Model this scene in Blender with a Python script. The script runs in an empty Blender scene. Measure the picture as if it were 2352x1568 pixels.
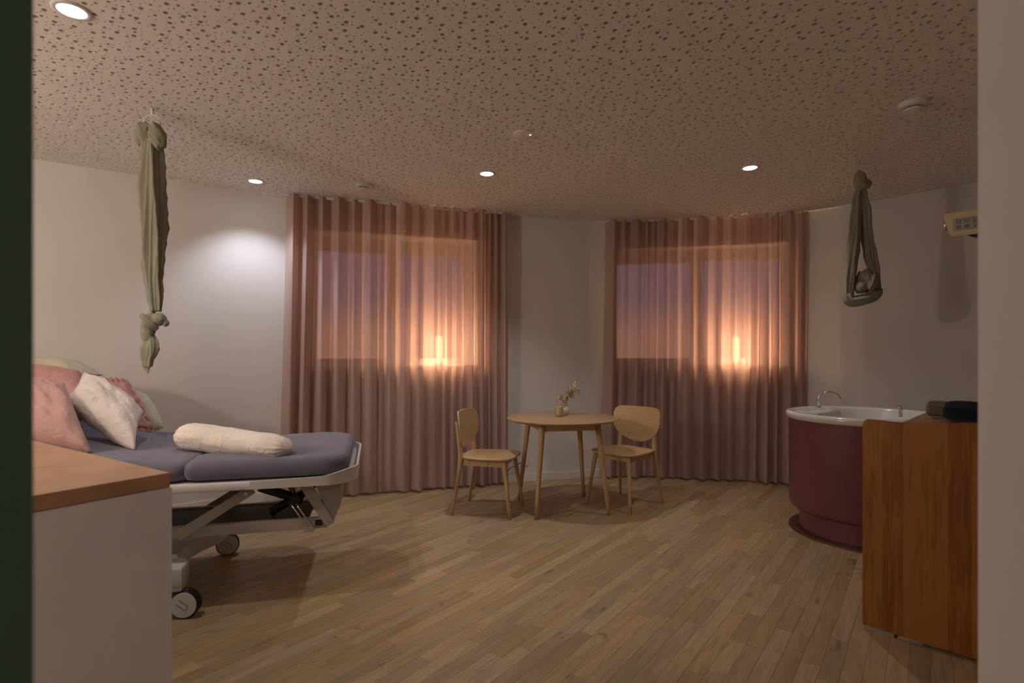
import bpy, bmesh, math, random
from math import pi, sin, cos, radians as R
from mathutils import Vector, Matrix, noise
from mathutils.geometry import delaunay_2d_cdt
random.seed(7)
S = bpy.context.scene
COL = S.collection

# ------------------------------------------------------------------ camera
FPX, HOR, CAMZ, H = 1260.0, 815.0, 1.25, 2.62
cd = bpy.data.cameras.new('camera'); cam = bpy.data.objects.new('camera', cd); COL.objects.link(cam)
cam.location = (0, 0, CAMZ); cam.rotation_euler = (pi/2, 0, 0)
cd.sensor_width = 36; cd.lens = FPX/2352*36; cd.shift_y = (HOR-784)/2352
cd.clip_start = .02; cd.dof.use_dof = True; cd.dof.focus_distance = 4.2; cd.dof.aperture_fstop = 3.2
S.camera = cam
# ------------------------------------------------------------------ view and world
S.view_settings.view_transform = 'Standard'; S.view_settings.look = 'None'
S.view_settings.gamma = 1; S.view_settings.use_curve_mapping = False
S.view_settings.exposure = .13
w = bpy.data.worlds.new('dusk'); S.world = w; w.use_nodes = True
wt = w.node_tree; bg = wt.nodes['Background']; bg.inputs[1].default_value = 1.0
tc_ = wt.nodes.new('ShaderNodeTexCoord'); sx_ = wt.nodes.new('ShaderNodeSeparateXYZ'); cr_ = wt.nodes.new('ShaderNodeValToRGB')
mr_ = wt.nodes.new('ShaderNodeMapRange'); mr_.inputs['From Min'].default_value = -.3; mr_.inputs['From Max'].default_value = .5
wt.links.new(tc_.outputs['Generated'], sx_.inputs[0]); wt.links.new(sx_.outputs[2], mr_.inputs[0]); wt.links.new(mr_.outputs[0], cr_.inputs[0]); wt.links.new(cr_.outputs[0], bg.inputs[0])
els = cr_.color_ramp.elements                                       # dusk: warm glow low over the lit street, blue above
els[0].position = 0; els[0].color = (.50, .29, .19, 1); els[1].position = 1; els[1].color = (.16, .20, .42, 1)
for p_, c_ in ((.36, (1.25, .70, .48, 1)), (.42, (1.2, .66, .50, 1)), (.50, (.36, .34, .55, 1))):
    k_ = els.new(p_); k_.color = c_

def light(name, kind, loc, energy, color, rot=(0, 0, 0), **kw):
    l = bpy.data.lights.new(name, kind); l.energy = energy; l.color = color
    for k, v in kw.items(): setattr(l, k, v)
    o = bpy.data.objects.new(name, l); o.location = loc; o.rotation_euler = rot; COL.objects.link(o)
    return o
COOL = (1.0, .94, .89); WARM = (1.0, .84, .71)
DOWN = [(-1.75, 2.18, 34), (-2.02, 4.32, 32), (-.19, 4.14, 40), (1.74, 4.01, 25)]
for x, y, e in DOWN:
    light('downlight_beam', 'SPOT', (x, y, H-.03), e, (.82, .87, 1.0) if x < -2 else COOL, spot_size=R(109), spot_blend=.75 , shadow_soft_size=.03)
# the room's warm wall lamp on the left, beyond the door edge (its shadow of the cloth falls on the ceiling)
light('wall_lamp_light', 'POINT', (-3.3, 1.05, 2.04), 54, WARM, shadow_soft_size=.07)
light('hall_fill', 'AREA', (.95, -.55, 2.3), 11, (1, .88, .80), size=.5)  # unseen fill added behind the camera to light the door jamb and cabinet

# ------------------------------------------------------------------ helpers
def srgb(r, g, b):
    f = lambda c: (c/255/12.92) if c/255 <= .04045 else ((c/255+.055)/1.055)**2.4
    return (f(r), f(g), f(b), 1)
class NT:
    def __init__(s, name):
        s.m = bpy.data.materials.new(name); s.m.use_nodes = True; s.t = s.m.node_tree
        s.b = s.t.nodes['Principled BSDF']; s.out = s.t.nodes['Material Output']
    def n(s, typ, **kw):
        x = s.t.nodes.new(typ)
        for k, v in kw.items():
            if k.startswith('_'): setattr(x, k[1:], v)
            else: x.inputs[k].default_value = v
        return x
    def l(s, a, b): s.t.links.new(a, b)
    def coords(s, scale=(1, 1, 1), rot=(0, 0, 0)):
        tc = s.n('ShaderNodeTexCoord'); mp = s.n('ShaderNodeMapping')
        mp.inputs['Scale'].default_value = scale; mp.inputs['Rotation'].default_value = rot
        s.l(tc.outputs['Object'], mp.inputs[0]); return mp.outputs[0]
    def noise(s, vec, scale, detail=3, dist=0):
        n = s.n('ShaderNodeTexNoise', Scale=scale, Detail=detail, Distortion=dist); s.l(vec, n.inputs['Vector']); return n.outputs[0]
    def ramp(s, fac, stops):
        r = s.n('ShaderNodeValToRGB'); e = r.color_ramp.elements
        e[0].position, e[0].color = stops[0]; e[1].position, e[1].color = stops[-1]
        for p, c in stops[1:-1]:
            k = e.new(p); k.color = c
        s.l(fac, r.inputs[0]); return r.outputs[0]
    def bump(s, h, strength, dist=.01):
        b = s.n('ShaderNodeBump', Strength=strength, Distance=dist); s.l(h, b.inputs['Height']); s.l(b.outputs[0], s.b.inputs['Normal']); return b
def mul(c, k): return (c[0]*k, c[1]*k, c[2]*k, 1)
def plain(name, col, rough=.6, metal=0, var=.06, nscale=6, bump=0, bscale=200):
    t = NT(name); v = t.coords()
    t.l(t.ramp(t.noise(v, nscale), [(.3, mul(col, 1-var)), (.7, mul(col, 1+var))]), t.b.inputs['Base Color'])
    t.b.inputs['Roughness'].default_value = rough; t.b.inputs['Metallic'].default_value = metal
    if bump: t.bump(t.noise(v, bscale), bump, .002)
    return t.m
def wood(name, cols, rough=.5, scale=(2, 30, 30), rot=(0, 0, 0), bump=.05):
    t = NT(name); v = t.coords(scale, rot)
    n = t.noise(v, 1.6, 6, .6)
    t.l(t.ramp(n, [(.3, cols[0]), (.5, cols[1]), (.72, cols[2])]), t.b.inputs['Base Color'])
    t.b.inputs['Roughness'].default_value = rough; t.bump(n, bump, .002)
    return t.m
def fabric(name, col, transl=0, var=.08, weave=900, tcol=None, rib=None, wrinkle=.0, sheer=0):
    t = NT(name); v = t.coords()
    t.l(t.ramp(t.noise(v, 9, 4), [(.3, mul(col, 1-var)), (.7, mul(col, 1+var))]), t.b.inputs['Base Color'])
    t.b.inputs['Roughness'].default_value = .95; t.b.inputs['Specular IOR Level'].default_value = .15
    if 'Sheen Weight' in t.b.inputs: t.b.inputs['Sheen Weight'].default_value = .15
    if rib:
        wv = t.n('ShaderNodeTexWave', Scale=rib, Distortion=1.2); t.l(v, wv.inputs['Vector']); t.bump(wv.outputs['Fac'], .7, .004)
    elif wrinkle:
        t.bump(t.noise(v, 14, 4, 1.2), wrinkle, .02)
    else: t.bump(t.noise(v, weave, 2), .25, .001)
    if transl:
        tr = t.n('ShaderNodeBsdfTranslucent'); tr.inputs[0].default_value = tcol or col
        mx = t.n('ShaderNodeMixShader'); mx.inputs[0].default_value = transl
        t.l(t.b.outputs[0], mx.inputs[1]); t.l(tr.outputs[0], mx.inputs[2]); last = mx
        if sheer:
            tp = t.n('ShaderNodeBsdfTransparent'); tp.inputs[0].default_value = (1, .80, .72, 1)
            m2 = t.n('ShaderNodeMixShader'); m2.inputs[0].default_value = sheer
            t.l(mx.outputs[0], m2.inputs[1]); t.l(tp.outputs[0], m2.inputs[2]); last = m2
        t.l(last.outputs[0], t.out.inputs[0])
    return t.m
def emit(name, col, strength):
    t = NT(name); t.b.inputs['Base Color'].default_value = col; t.b.inputs['Emission Color'].default_value = col
    t.b.inputs['Emission Strength'].default_value = strength; return t.m

def mesh_obj(name, bm, mat, parent=None, smooth=False, auto=None):
    bmesh.ops.recalc_face_normals(bm, faces=bm.faces)
    me = bpy.data.meshes.new(name); bm.to_mesh(me); bm.free()
    return link(name, me, mat, parent, smooth, auto)
def link(name, me, mat, parent=None, smooth=False, auto=None):
    if mat is not None: me.materials.append(mat)
    if smooth or auto:
        me.shade_smooth() if hasattr(me, 'shade_smooth') else None
        if auto: 
            try: me.set_sharp_from_angle(angle=R(auto))
            except Exception: pass
    o = bpy.data.objects.new(name, me); COL.objects.link(o)
    if parent is not None: o.parent = parent
    return o
def thing(name, label, cat, loc=(0, 0, 0), rz=0, group=None):
    o = bpy.data.objects.new(name, None); COL.objects.link(o); o.location = loc; o.rotation_euler = (0, 0, rz)
    o.empty_display_size = .1
    return tag(o, label, cat, group)
def tag(o, label, cat, group=None):
    o['label'] = label; o['category'] = cat
    if group: o['group'] = group
    return o
def struct(o): o['kind'] = 'structure'; return o
def copy_tree(o, parent=None):
    c = o.copy(); COL.objects.link(c)
    if parent is not None: c.parent = parent
    for ch in list(o.children): copy_tree(ch, c)
    return c
def box(bm, x0, x1, y0, y1, z0, z1, M=None, bev=0):
    r = bmesh.ops.create_cube(bm, size=1)
    vs = r['verts']
    for v in vs:
        v.co = Vector(((x0+x1)/2+v.co.x*(x1-x0), (y0+y1)/2+v.co.y*(y1-y0), (z0+z1)/2+v.co.z*(z1-z0)))
    if bev:
        es = list({e for v in vs for e in v.link_edges})
        rr = bmesh.ops.bevel(bm, geom=es, offset=bev, segments=2, affect='EDGES', profile=.7)
        vs = list({v for f in rr['faces'] for v in f.verts} | {v for v in vs if v.is_valid})
    if M is not None:
        for v in vs: v.co = M @ v.co
    return vs
def bx(x0, x1, y0, y1, z0, z1, M=None, bev=0):
    bm = bmesh.new(); box(bm, x0, x1, y0, y1, z0, z1, M, bev); return bm
def rings(bm, rs, cap0=True, cap1=True, closed=True):
    V = [[bm.verts.new(p) for p in r] for r in rs]; n = len(V[0])
    for a, b in zip(V, V[1:]):
        for i in range(n if closed else n-1):
            j = (i+1) % n; bm.faces.new((a[i], a[j], b[j], b[i]))
    if cap0: bm.faces.new(V[0][::-1])
    if cap1: bm.faces.new(V[-1])
    return bm
def lathe(bm, prof, n=32, c=(0, 0, 0), caps=(True, True)):
    return rings(bm, [[(c[0]+r*cos(2*pi*i/n), c[1]+r*sin(2*pi*i/n), c[2]+z) for i in range(n)] for r, z in prof], *caps)
def frames(path):
    P = [Vector(p) for p in path]; out = []
    up = None
    for i, p in enumerate(P):
        t = (P[min(i+1, len(P)-1)]-P[max(i-1, 0)]).normalized()
        if up is None:
            ref = Vector((0, 1, 0)) if abs(t.y) < .9 else Vector((1, 0, 0))
            up = (ref-t*ref.dot(t)).normalized()
        else: up = (up-t*up.dot(t)).normalized()
        out.append((p, t.cross(up).normalized(), up))
    return out
def tube(bm, path, r, n=12, caps=True, ry=None, fold=None):
    """r/ry: number or list per point; fold(i, theta) multiplies the radius"""
    rs = []
    for i, (p, a, b) in enumerate(frames(path)):
        r1 = r[i] if isinstance(r, (list, tuple)) else r
        r2 = (ry[i] if isinstance(ry, (list, tuple)) else ry) if ry is not None else r1
        rs.append([p+(a*cos(t)*r1+b*sin(t)*r2)*(fold(i, t) if fold else 1) for t in [2*pi*k/n for k in range(n)]])
    return rings(bm, rs, caps, caps)
def spline(pts, m=8, closed=False):
    P = [Vector(p) for p in pts]; out = []; n = len(P)
    for i in range(n if closed else n-1):
        p1, p2 = P[i], P[(i+1) % n]
        p0 = P[(i-1) % n] if closed or i > 0 else p1*2-p2
        p3 = P[(i+2) % n] if closed or i+2 < n else p2*2-p1
        for k in range(m):
            t = k/m
            out.append(.5*((2*p1)+(p2-p0)*t+(2*p0-5*p1+4*p2-p3)*t*t+(3*p1-p0-3*p2+p3)*t**3))
    if not closed: out.append(P[-1])
    return out
def lerpt(tab, z):
    if z <= tab[0][0]: return tab[0][1:]
    for a, b in zip(tab, tab[1:]):
        if z <= b[0]:
            t = (z-a[0])/(b[0]-a[0]); t = t*t*(3-2*t)*.5+t*.5
            return tuple(p+(q-p)*t for p, q in zip(a[1:], b[1:]))
    return tab[-1][1:]
def roundrect(x0, x1, y0, y1, rad, n=6):
    """rad: one radius or four (x0y0, x1y0, x1y1, x0y1)"""
    if not isinstance(rad, (tuple, list)): rad = (rad,)*4
    out = []
    for (cx, cy, a0), r in zip(((x0, y0, pi), (x1, y0, 1.5*pi), (x1, y1, 0), (x0, y1, .5*pi)), rad):
        sx = 1 if cx == x0 else -1; sy = 1 if cy == y0 else -1
        for k in range(n+1):
            a = a0+pi/2*k/n; out.append((cx+sx*r+r*cos(a), cy+sy*r+r*sin(a)))
    return out
def slab(bm, outl, z0, z1, r=.01, seg=3, zf=None, r0=None):
    """outline (ccw) extruded from z0 to z1 with rounded edges; zf(x,y) adds height"""
    n = len(outl); O = [Vector((p[0], p[1])) for p in outl]; N = []
    for i in range(n):
        j = 1
        d = (O[(i+j) % n]-O[(i-j) % n]); 
        if d.length < 1e-7: d = O[(i+2) % n]-O[(i-2) % n]
        d.normalize(); N.append(Vector((d.y, -d.x)))
    r0 = r if r0 is None else r0
    prof = [(r0*(1-sin(a)), z0+r0*(1-cos(a))) for a in [pi/2*k/seg for k in range(seg+1)]]
    prof += [(r*(1-cos(a)), z1-r*(1-sin(a))) for a in [pi/2*k/seg for k in range(seg+1)]]
    rs = []
    for off, z in prof:
        rs.append([(O[i].x-N[i].x*off, O[i].y-N[i].y*off, z+(zf(O[i].x, O[i].y) if zf else 0)) for i in range(n)])
    return rings(bm, rs)
def at(px, py, d):      # a point of the place as seen at a pixel and a depth, in metres
    return Vector(((px-1176)/FPX*d, d, CAMZ-(py-HOR)/FPX*d))

# ------------------------------------------------------------------ materials
M = {}
M['wall'] = plain('wall_paint', (.67, .64, .615, 1), .85, var=.015, nscale=2, bump=.05, bscale=300)
M['ceil'] = plain('ceiling_board', (.82, .77, .725, 1), .9, var=.012, nscale=3)
M['felt'] = plain('acoustic_felt', (.10, .075, .055, 1), 1)
M['white'] = plain('white_lacquer', (.72, .69, .66, 1), .35, var=.02)
M['white_metal'] = plain('white_powder_coat', (.66, .64, .62, 1), .3, var=.02)
M['grey_metal'] = plain('grey_beige_powder_coat', (.42, .38, .34, 1), .4, var=.03)
M['black'] = plain('black_plastic', (.012, .011, .011, 1), .45)
M['dark'] = plain('dark_tray', (.03, .028, .027, 1), .5)
M['chrome'] = plain('chrome', (.75, .75, .75, 1), .12, 1, var=.01)
M['oak'] = wood('pale_oak', [(.50, .33, .165, 1), (.56, .385, .20, 1), (.63, .44, .24, 1)], .45, (8, 3, 60), bump=.03)
M['oakleg'] = wood('pale_oak_legs', [(.48, .32, .16, 1), (.53, .365, .19, 1), (.59, .41, .22, 1)], .45, (30, 30, 3), bump=.03)
M['oaktop'] = wood('oak_table_top', [(.40, .255, .135, 1), (.47, .31, .17, 1), (.54, .365, .21, 1)], .3, (3, 30, 10), (0, 0, .6), bump=.02)
M['cherry'] = None
M['mdf'] = wood('brown_worktop', [(.36, .19, .10, 1), (.43, .235, .13, 1), (.48, .275, .155, 1)], .35, (6, 6, 6), bump=.01)
M['curtain'] = fabric('rose_curtain', (.53, .405, .375, 1), .33, var=.04, tcol=(.76, .47, .36, 1), weave=700, sheer=.11)
M['green'] = plain('green_door_paint', (.035, .085, .055, 1), .5, var=.03)
M['grey_sheet'] = fabric('grey_sheet', (.155, .15, .19, 1), var=.05, wrinkle=.12)
M['pink'] = fabric('pink_linen', (.45, .265, .24, 1), wrinkle=.5)
M['rose'] = fabric('deep_rose_linen', (.45, .24, .22, 1), wrinkle=.5)
M['cream'] = fabric('cream_linen', (.66, .58, .53, 1), wrinkle=.5)
M['bolster'] = fabric('off_white_linen', (.78, .69, .61, 1), wrinkle=.7)
M['knit'] = fabric('cream_knit', (.66, .60, .47, 1), rib=60)
M['olive'] = fabric('olive_cloth', (.25, .24, .17, 1), var=.06, wrinkle=.1)
M['maroon'] = plain('maroon_laminate', (.19, .060, .078, 1), .35, var=.04)
M['acryl'] = plain('white_acrylic', (.72, .71, .69, 1), .15, var=.01)
M['navy'] = fabric('navy_cloth', (.012, .014, .022, 1))
M['greige'] = fabric('grey_brown_cloth', (.16, .13, .10, 1), var=.3)
M['ivory'] = plain('ivory_plastic', (.60, .50, .33, 1), .4)
M['keypad'] = plain('grey_membrane', (.36, .32, .31, 1), .5)
M['ink'] = plain('dark_print', (.10, .085, .09, 1), .6)
M['downlens'] = emit('lit_diffuser', (1, .98, 1, 1), 14)
M['bulb'] = emit('warm_bulb', (1, .74, .42, 1), 5)
M['ceramic'] = plain('white_glaze', (.72, .70, .68, 1), .25)
M['clay'] = plain('beige_glaze', (.50, .40, .27, 1), .5)
M['dried'] = plain('dried_petals', (.74, .58, .43, 1), .9, var=.2, nscale=60)
M['stalk'] = plain('dried_stalks', (.30, .20, .10, 1), .9, var=.2, nscale=60)
M['frame'] = plain('window_frame_white', (.75, .72, .68, 1), .4)
def mercury():
    t = NT('mercury_glass'); v = t.coords()
    vo = t.n('ShaderNodeTexVoronoi', Scale=170); t.l(v, vo.inputs['Vector'])
    t.l(t.ramp(vo.outputs['Distance'], [(.1, (.85, .78, .60, 1)), (.5, (.50, .42, .27, 1))]), t.b.inputs['Base Color'])
    t.b.inputs['Metallic'].default_value = .35; t.b.inputs['Roughness'].default_value = .25; t.bump(vo.outputs['Distance'], .6, .003)
    return t.m
M['mercury'] = mercury()
def glass(name, rough=0, col=(1, 1, 1, 1)):
    t = NT(name); t.b.inputs['Transmission Weight'].default_value = 1; t.b.inputs['Roughness'].default_value = rough
    t.b.inputs['Base Color'].default_value = col; t.b.inputs['IOR'].default_value = 1.45; return t.m
M['glass'] = glass('window_glass')
def water():
    t = NT('bath_water'); t.b.inputs['Base Color'].default_value = (.50, .56, .51, 1)
    t.b.inputs['Roughness'].default_value = .4; t.b.inputs['Specular IOR Level'].default_value = .2; t.b.inputs['Transmission Weight'].default_value = 0
    t.b.inputs['IOR'].default_value = 1.33; t.bump(t.noise(t.coords(), 8), .1, .01); return t.m
M['water'] = water()
def cherry():
    t = NT('cherry_veneer'); tc = t.n('ShaderNodeTexCoord'); sx = t.n('ShaderNodeSeparateXYZ'); t.l(tc.outputs['Object'], sx.inputs[0])
    k = t.n('ShaderNodeMath', _operation='MULTIPLY'); k.inputs[1].default_value = 13.0; t.l(sx.outputs[0], k.inputs[0])
    fl = t.n('ShaderNodeMath', _operation='FLOOR'); t.l(k.outputs[0], fl.inputs[0])
    wn = t.n('ShaderNodeTexWhiteNoise', _noise_dimensions='1D'); t.l(fl.outputs[0], wn.inputs['W'])
    gr = t.noise(t.coords((30, 30, 1.6)), 2.2, 5, .8)
    blot = t.noise(t.coords((5, 5, 2)), 1.2, 3)
    a = t.n('ShaderNodeMath', _operation='MULTIPLY_ADD'); t.l(wn.outputs[0], a.inputs[0]); a.inputs[1].default_value = .30; t.l(gr, a.inputs[2])
    b = t.n('ShaderNodeMath', _operation='MULTIPLY_ADD'); t.l(blot, b.inputs[0]); b.inputs[1].default_value = .55; t.l(a.outputs[0], b.inputs[2])
    t.l(t.ramp(b.outputs[0], [(.58, (.19, .062, .013, 1)), (.85, (.285, .105, .020, 1)), (1.05, (.36, .15, .030, 1))]), t.b.inputs['Base Color'])
    t.b.inputs['Roughness'].default_value = .38; return t.m
M['cherry'] = cherry()
FA = R(52.8)
def oak_floor():
    t = NT('oak_stave'); at_ = t.n('ShaderNodeAttribute', _attribute_name='tone'); sp = t.n('ShaderNodeSeparateColor'); t.l(at_.outputs['Color'], sp.inputs[0])
    tc = t.n('ShaderNodeTexCoord'); rot = t.n('ShaderNodeVectorRotate', _rotation_type='Z_AXIS'); rot.inputs['Angle'].default_value = -FA
    t.l(tc.outputs['Object'], rot.inputs['Vector'])
    off = t.n('ShaderNodeVectorMath', _operation='MULTIPLY_ADD'); t.l(at_.outputs['Color'], off.inputs[0]); off.inputs[1].default_value = (13, 7, 5); t.l(rot.outputs[0], off.inputs[2])
    mp = t.n('ShaderNodeMapping'); mp.inputs['Scale'].default_value = (2.2, 26, 1); t.l(off.outputs[0], mp.inputs[0])
    g1 = t.noise(mp.outputs[0], 1.6, 6, 1.2)
    mp2 = t.n('ShaderNodeMapping'); mp2.inputs['Scale'].default_value = (5, 12, 1); t.l(off.outputs[0], mp2.inputs[0])
    g2 = t.noise(mp2.outputs[0], 1.1, 3, .6)
    c = t.ramp(g1, [(.25, (.31, .212, .115, 1)), (.5, (.40, .285, .160, 1)), (.75, (.455, .335, .195, 1))])
    hsv = t.n('ShaderNodeHueSaturation'); t.l(c, hsv.inputs['Color'])
    vm = t.n('ShaderNodeMapRange'); vm.inputs['To Min'].default_value = .86; vm.inputs['To Max'].default_value = 1.16; t.l(sp.outputs[0], vm.inputs[0]); t.l(vm.outputs[0], hsv.inputs['Value'])
    sm = t.n('ShaderNodeMapRange'); sm.inputs['To Min'].default_value = .86; sm.inputs['To Max'].default_value = 1.1; t.l(sp.outputs[1], sm.inputs[0]); t.l(sm.outputs[0], hsv.inputs['Saturation'])
    kn = t.ramp(g2, [(.22, (.45, .38, .33, 1)), (.33, (1, 1, 1, 1)), (1, (1, 1, 1, 1))])
    mx = t.n('ShaderNodeMix', _data_type='RGBA', _blend_type='MULTIPLY'); mx.inputs[0].default_value = 1
    t.l(hsv.outputs[0], mx.inputs[6]); t.l(kn, mx.inputs[7]); t.l(mx.outputs[2], t.b.inputs['Base Color'])
    t.b.inputs['Roughness'].default_value = .5; t.b.inputs['Specular IOR Level'].default_value = .35
    t.bump(g1, .06, .002); return t.m
M['stave'] = oak_floor()

# ------------------------------------------------------------------ the room outline
WALL = [(-4.0, 3.40), (-3.32, 3.86), (-2.66, 4.30), (-2.02, 4.74), (-1.0, 5.07), (0.0, 5.40), (.5, 5.53), (1.0, 5.66), (1.4, 5.66), (2.0, 5.55), (2.5, 5.43), (2.87, 5.25), (3.28, 4.78), (3.69, 4.34), (4.02, 3.82)]
WC = [Vector((p.x, p.y)) for p in spline([(x, y, 0) for x, y in WALL], 8)]
ARC = [0.0]
for a, b in zip(WC, WC[1:]): ARC.append(ARC[-1]+(b-a).length)
def wpt(s, off=0.0):
    """point of the back wall at arc length s, off metres into the room"""
    s = max(0, min(ARC[-1]-1e-6, s)); i = 0
    lo, hi = 0, len(ARC)-1
    while hi-lo > 1:
        m = (lo+hi)//2
        if ARC[m] <= s: lo = m
        else: hi = m
    t = (s-ARC[lo])/(ARC[lo+1]-ARC[lo]); p = WC[lo].lerp(WC[lo+1], t)
    d = (wp_dir(s)); return Vector((p.x+d.y*off, p.y-d.x*off))
def _raw(s):
    s = max(0, min(ARC[-1]-1e-6, s)); lo, hi = 0, len(ARC)-1
    while hi-lo > 1:
        m = (lo+hi)//2
        if ARC[m] <= s: lo = m
        else: hi = m
    return WC[lo].lerp(WC[lo+1], (s-ARC[lo])/(ARC[lo+1]-ARC[lo]))
def wp_dir(s): return (_raw(s+.12)-_raw(s-.12)).normalized()
def s_at_x(x, off=0):
    lo, hi = 0.0, ARC[-1]
    for _ in range(40):
        m = (lo+hi)/2
        if wpt(m, off).x < x: lo = m
        else: hi = m
    return lo
P_ = Vector((.7071, -.7071)); Q_ = Vector((.7071, .7071))     # along the changing table's side panel, and square to it
PAN = Vector((1.60, 2.505)); PLEN = .80
RW = PAN+P_*(PLEN+.02)                                          # a point of the right wall
RW0 = RW-Q_*((RW.y-.85)/.7071)                                  # where it meets the door wall
RW1 = Vector((4.02, 4.02-RW.x+RW.y))
ROOM = [Vector((-4.0, .85)), Vector((RW0.x, .85)), Vector((4.02, RW.y+4.02-RW.x))] + [wpt(ARC[-1]-ARC[-1]*k/40) for k in range(41)]
ROOMX = [Vector((-4.0, -2.2)), Vector((4.05, -2.2))]+[Vector((4.05, 3.8))]+[wpt(ARC[-1]-ARC[-1]*k/40, -.02) for k in range(41)]

# ------------------------------------------------------------------ floor staves
def hull(pts):
    pts = sorted((p.x, p.y) for p in pts); 
    def half(ps):
        o = []
        for p in ps:
            while len(o) > 1 and (o[-1][0]-o[-2][0])*(p[1]-o[-2][1])-(o[-1][1]-o[-2][1])*(p[0]-o[-2][0]) <= 0: o.pop()
            o.append(p)
        return o
    a = half(pts); b = half(pts[::-1]); return [Vector(p) for p in a[:-1]+b[:-1]]
FH = hull(ROOMX)
def clip(poly, H_):
    for a, b in zip(H_, H_[1:]+H_[:1]):
        e = b-a; out = []
        if not poly: return poly
        for p, q in zip(poly, poly[1:]+poly[:1]):
            sp = e.x*(p.y-a.y)-e.y*(p.x-a.x); sq = e.x*(q.y-a.y)-e.y*(q.x-a.x)
            if sp >= 0: out.append(p)
            if (sp >= 0) != (sq >= 0): out.append(p.lerp(q, sp/(sp-sq)))
        poly = out
    return poly
fb = bmesh.new(); fb.faces.new([fb.verts.new((p.x, p.y, -.014)) for p in FH]); r_ = bmesh.ops.extrude_face_region(fb, geom=fb.faces[:])
for v in r_['geom']:
    if isinstance(v, bmesh.types.BMVert): v.co.z = -.10
floor = struct(mesh_obj('floor', fb, M['dark']))
fd = Vector((cos(FA), sin(FA))); fn = Vector((-sin(FA), cos(FA)))
rnd = random.Random(3); staves = []
WS = .0705
v = -6.0
while v < 7:
    u = -6+rnd.random()*.5
    while u < 8.5:
        L = rnd.choice([.30, .38, .46, .55, .62, .72, .88, 1.0]); g = .0003
        q = [fd*a+fn*b for a, b in ((u+g, v+g), (u+L-g, v+g), (u+L-g, v+WS-g), (u+g, v+WS-g))]
        q = clip(q, FH)
        if len(q) > 2:
            c = sum(q, Vector((0, 0)))/len(q)
            area = 0
            for a, b in zip(q, q[1:]+q[:1]): area += a.x*b.y-a.y*b.x
            area = abs(area)/2
            vis = c.y > 1.9 and abs(c.x) < c.y*.9 and not (c.x < -1.0 and c.y < 2.6) and not (c.x > 1.75 and c.y < 3.2)
            score = area/c.y**3 if vis and c.y > 1.9 else 0
            staves.append((score, q, rnd.random(), rnd.random(), rnd.random()))
        u += L
    v += WS
staves.sort(key=lambda s: -s[0])
def stave_add(bm, lay, q, tone):
    h = tone[2]*.0004; n = len(q); c = sum(q, Vector((0, 0)))/n
    lo = [bm.verts.new((p.x, p.y, -.012)) for p in q]; mi = [bm.verts.new((p.x, p.y, -.0010+h)) for p in q]
    tp = []
    for p in q:
        d = (c-p); a = d.dot(fd); b = d.dot(fn); s = fd*(.0008 if a > 0 else -.0008)+fn*(.0008 if b > 0 else -.0008); tp.append(bm.verts.new((p.x+s.x, p.y+s.y, -.0004+h)))
    fs = [bm.faces.new(tp)]
    for i in range(n):
        j = (i+1) % n; fs += [bm.faces.new((lo[i], lo[j], mi[j], mi[i])), bm.faces.new((mi[i], mi[j], tp[j], tp[i]))]
    for f in fs:
        for l in f.loops: l[lay] = (tone[0], tone[1], tone[2], 1)
for sc, q, *t in staves[:300]:
    bm = bmesh.new(); lay = bm.loops.layers.float_color.new('tone'); stave_add(bm, lay, q, t); mesh_obj('stave', bm, M['stave'], floor)
bm = bmesh.new(); lay = bm.loops.layers.float_color.new('tone')
for sc, q, *t in staves[300:]: stave_add(bm, lay, q, t)
o = mesh_obj('staves', bm, M['stave'], floor); o['kind'] = 'stuff'

# ------------------------------------------------------------------ perforated ceiling
def inside(p, poly):
    c = False
    for a, b in zip(poly, poly[1:]+poly[:1]):
        if (a.y > p[1]) != (b.y > p[1]) and p[0] < (b.x-a.x)*(p[1]-a.y)/(b.y-a.y)+a.x: c = not c
    return c
T = .60
def make_tile():
    r = random.Random(11); holes = []
    def fill(rad, count, gap):
        k = 0; tries = 0
        while k < count and tries < 30000:
            tries += 1
            x, y = r.uniform(rad+.002, T-rad-.002), r.uniform(rad+.002, T-rad-.002)
            if all(((min(abs(x-a), T-abs(x-a)))**2+(min(abs(y-b), T-abs(y-b)))**2) > (rad+c+(gap if c == rad else .004))**2 for a, b, c in holes):
                holes.append((x, y, rad)); k += 1
    fill(.0112, 62, .036); fill(.0077, 68, .024); fill(.0040, 210, .011)
    vs, es, own = [], [], []
    for i, (x, y, rad) in enumerate(holes):
        n = 12 if rad > .0095 else (9 if rad > .006 else 6); b = len(vs)
        for k in range(n):
            vs.append(Vector((x+rad*cos(2*pi*k/n), y+rad*sin(2*pi*k/n)))); own.append(i); es.append((b+k, b+(k+1) % n))
    b = len(vs); m = 8; bd = [(T*k/m, 0) for k in range(m)]+[(T, T*k/m) for k in range(m)]+[(T-T*k/m, T) for k in range(m)]+[(0, T-T*k/m) for k in range(m)]
    for k, p in enumerate(bd): vs.append(Vector(p)); own.append(-1-k); es.append((b+k, b+(k+1) % len(bd)))
    ov, oe, of, ovo, _, _ = delaunay_2d_cdt(vs, es, [], 0, 1e-7)
    src = [o_[0] if o_ else -1 for o_ in ovo]
    F = []
    for f in of:
        ow = {own[src[i]] if src[i] >= 0 else None for i in f}
        if len(ow) == 1 and next(iter(ow)) is not None and next(iter(ow)) >= 0: continue
        F.append(tuple(f))
    V = [(p.x, p.y, 0) for p in ov]; inv = {s_: i for i, s_ in enumerate(src)}
    nv = len(V)
    V += [(p.x, p.y, .014) for p in ov]
    for a, c in es[:b]: F.append((inv[a], inv[c], inv[c]+nv, inv[a]+nv))
    # drop unused upper copies of the border
    return V, F
tv, tf = make_tile()
import numpy as np
TV = np.array(tv); tris = [f for f in tf]
cells = []
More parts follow.
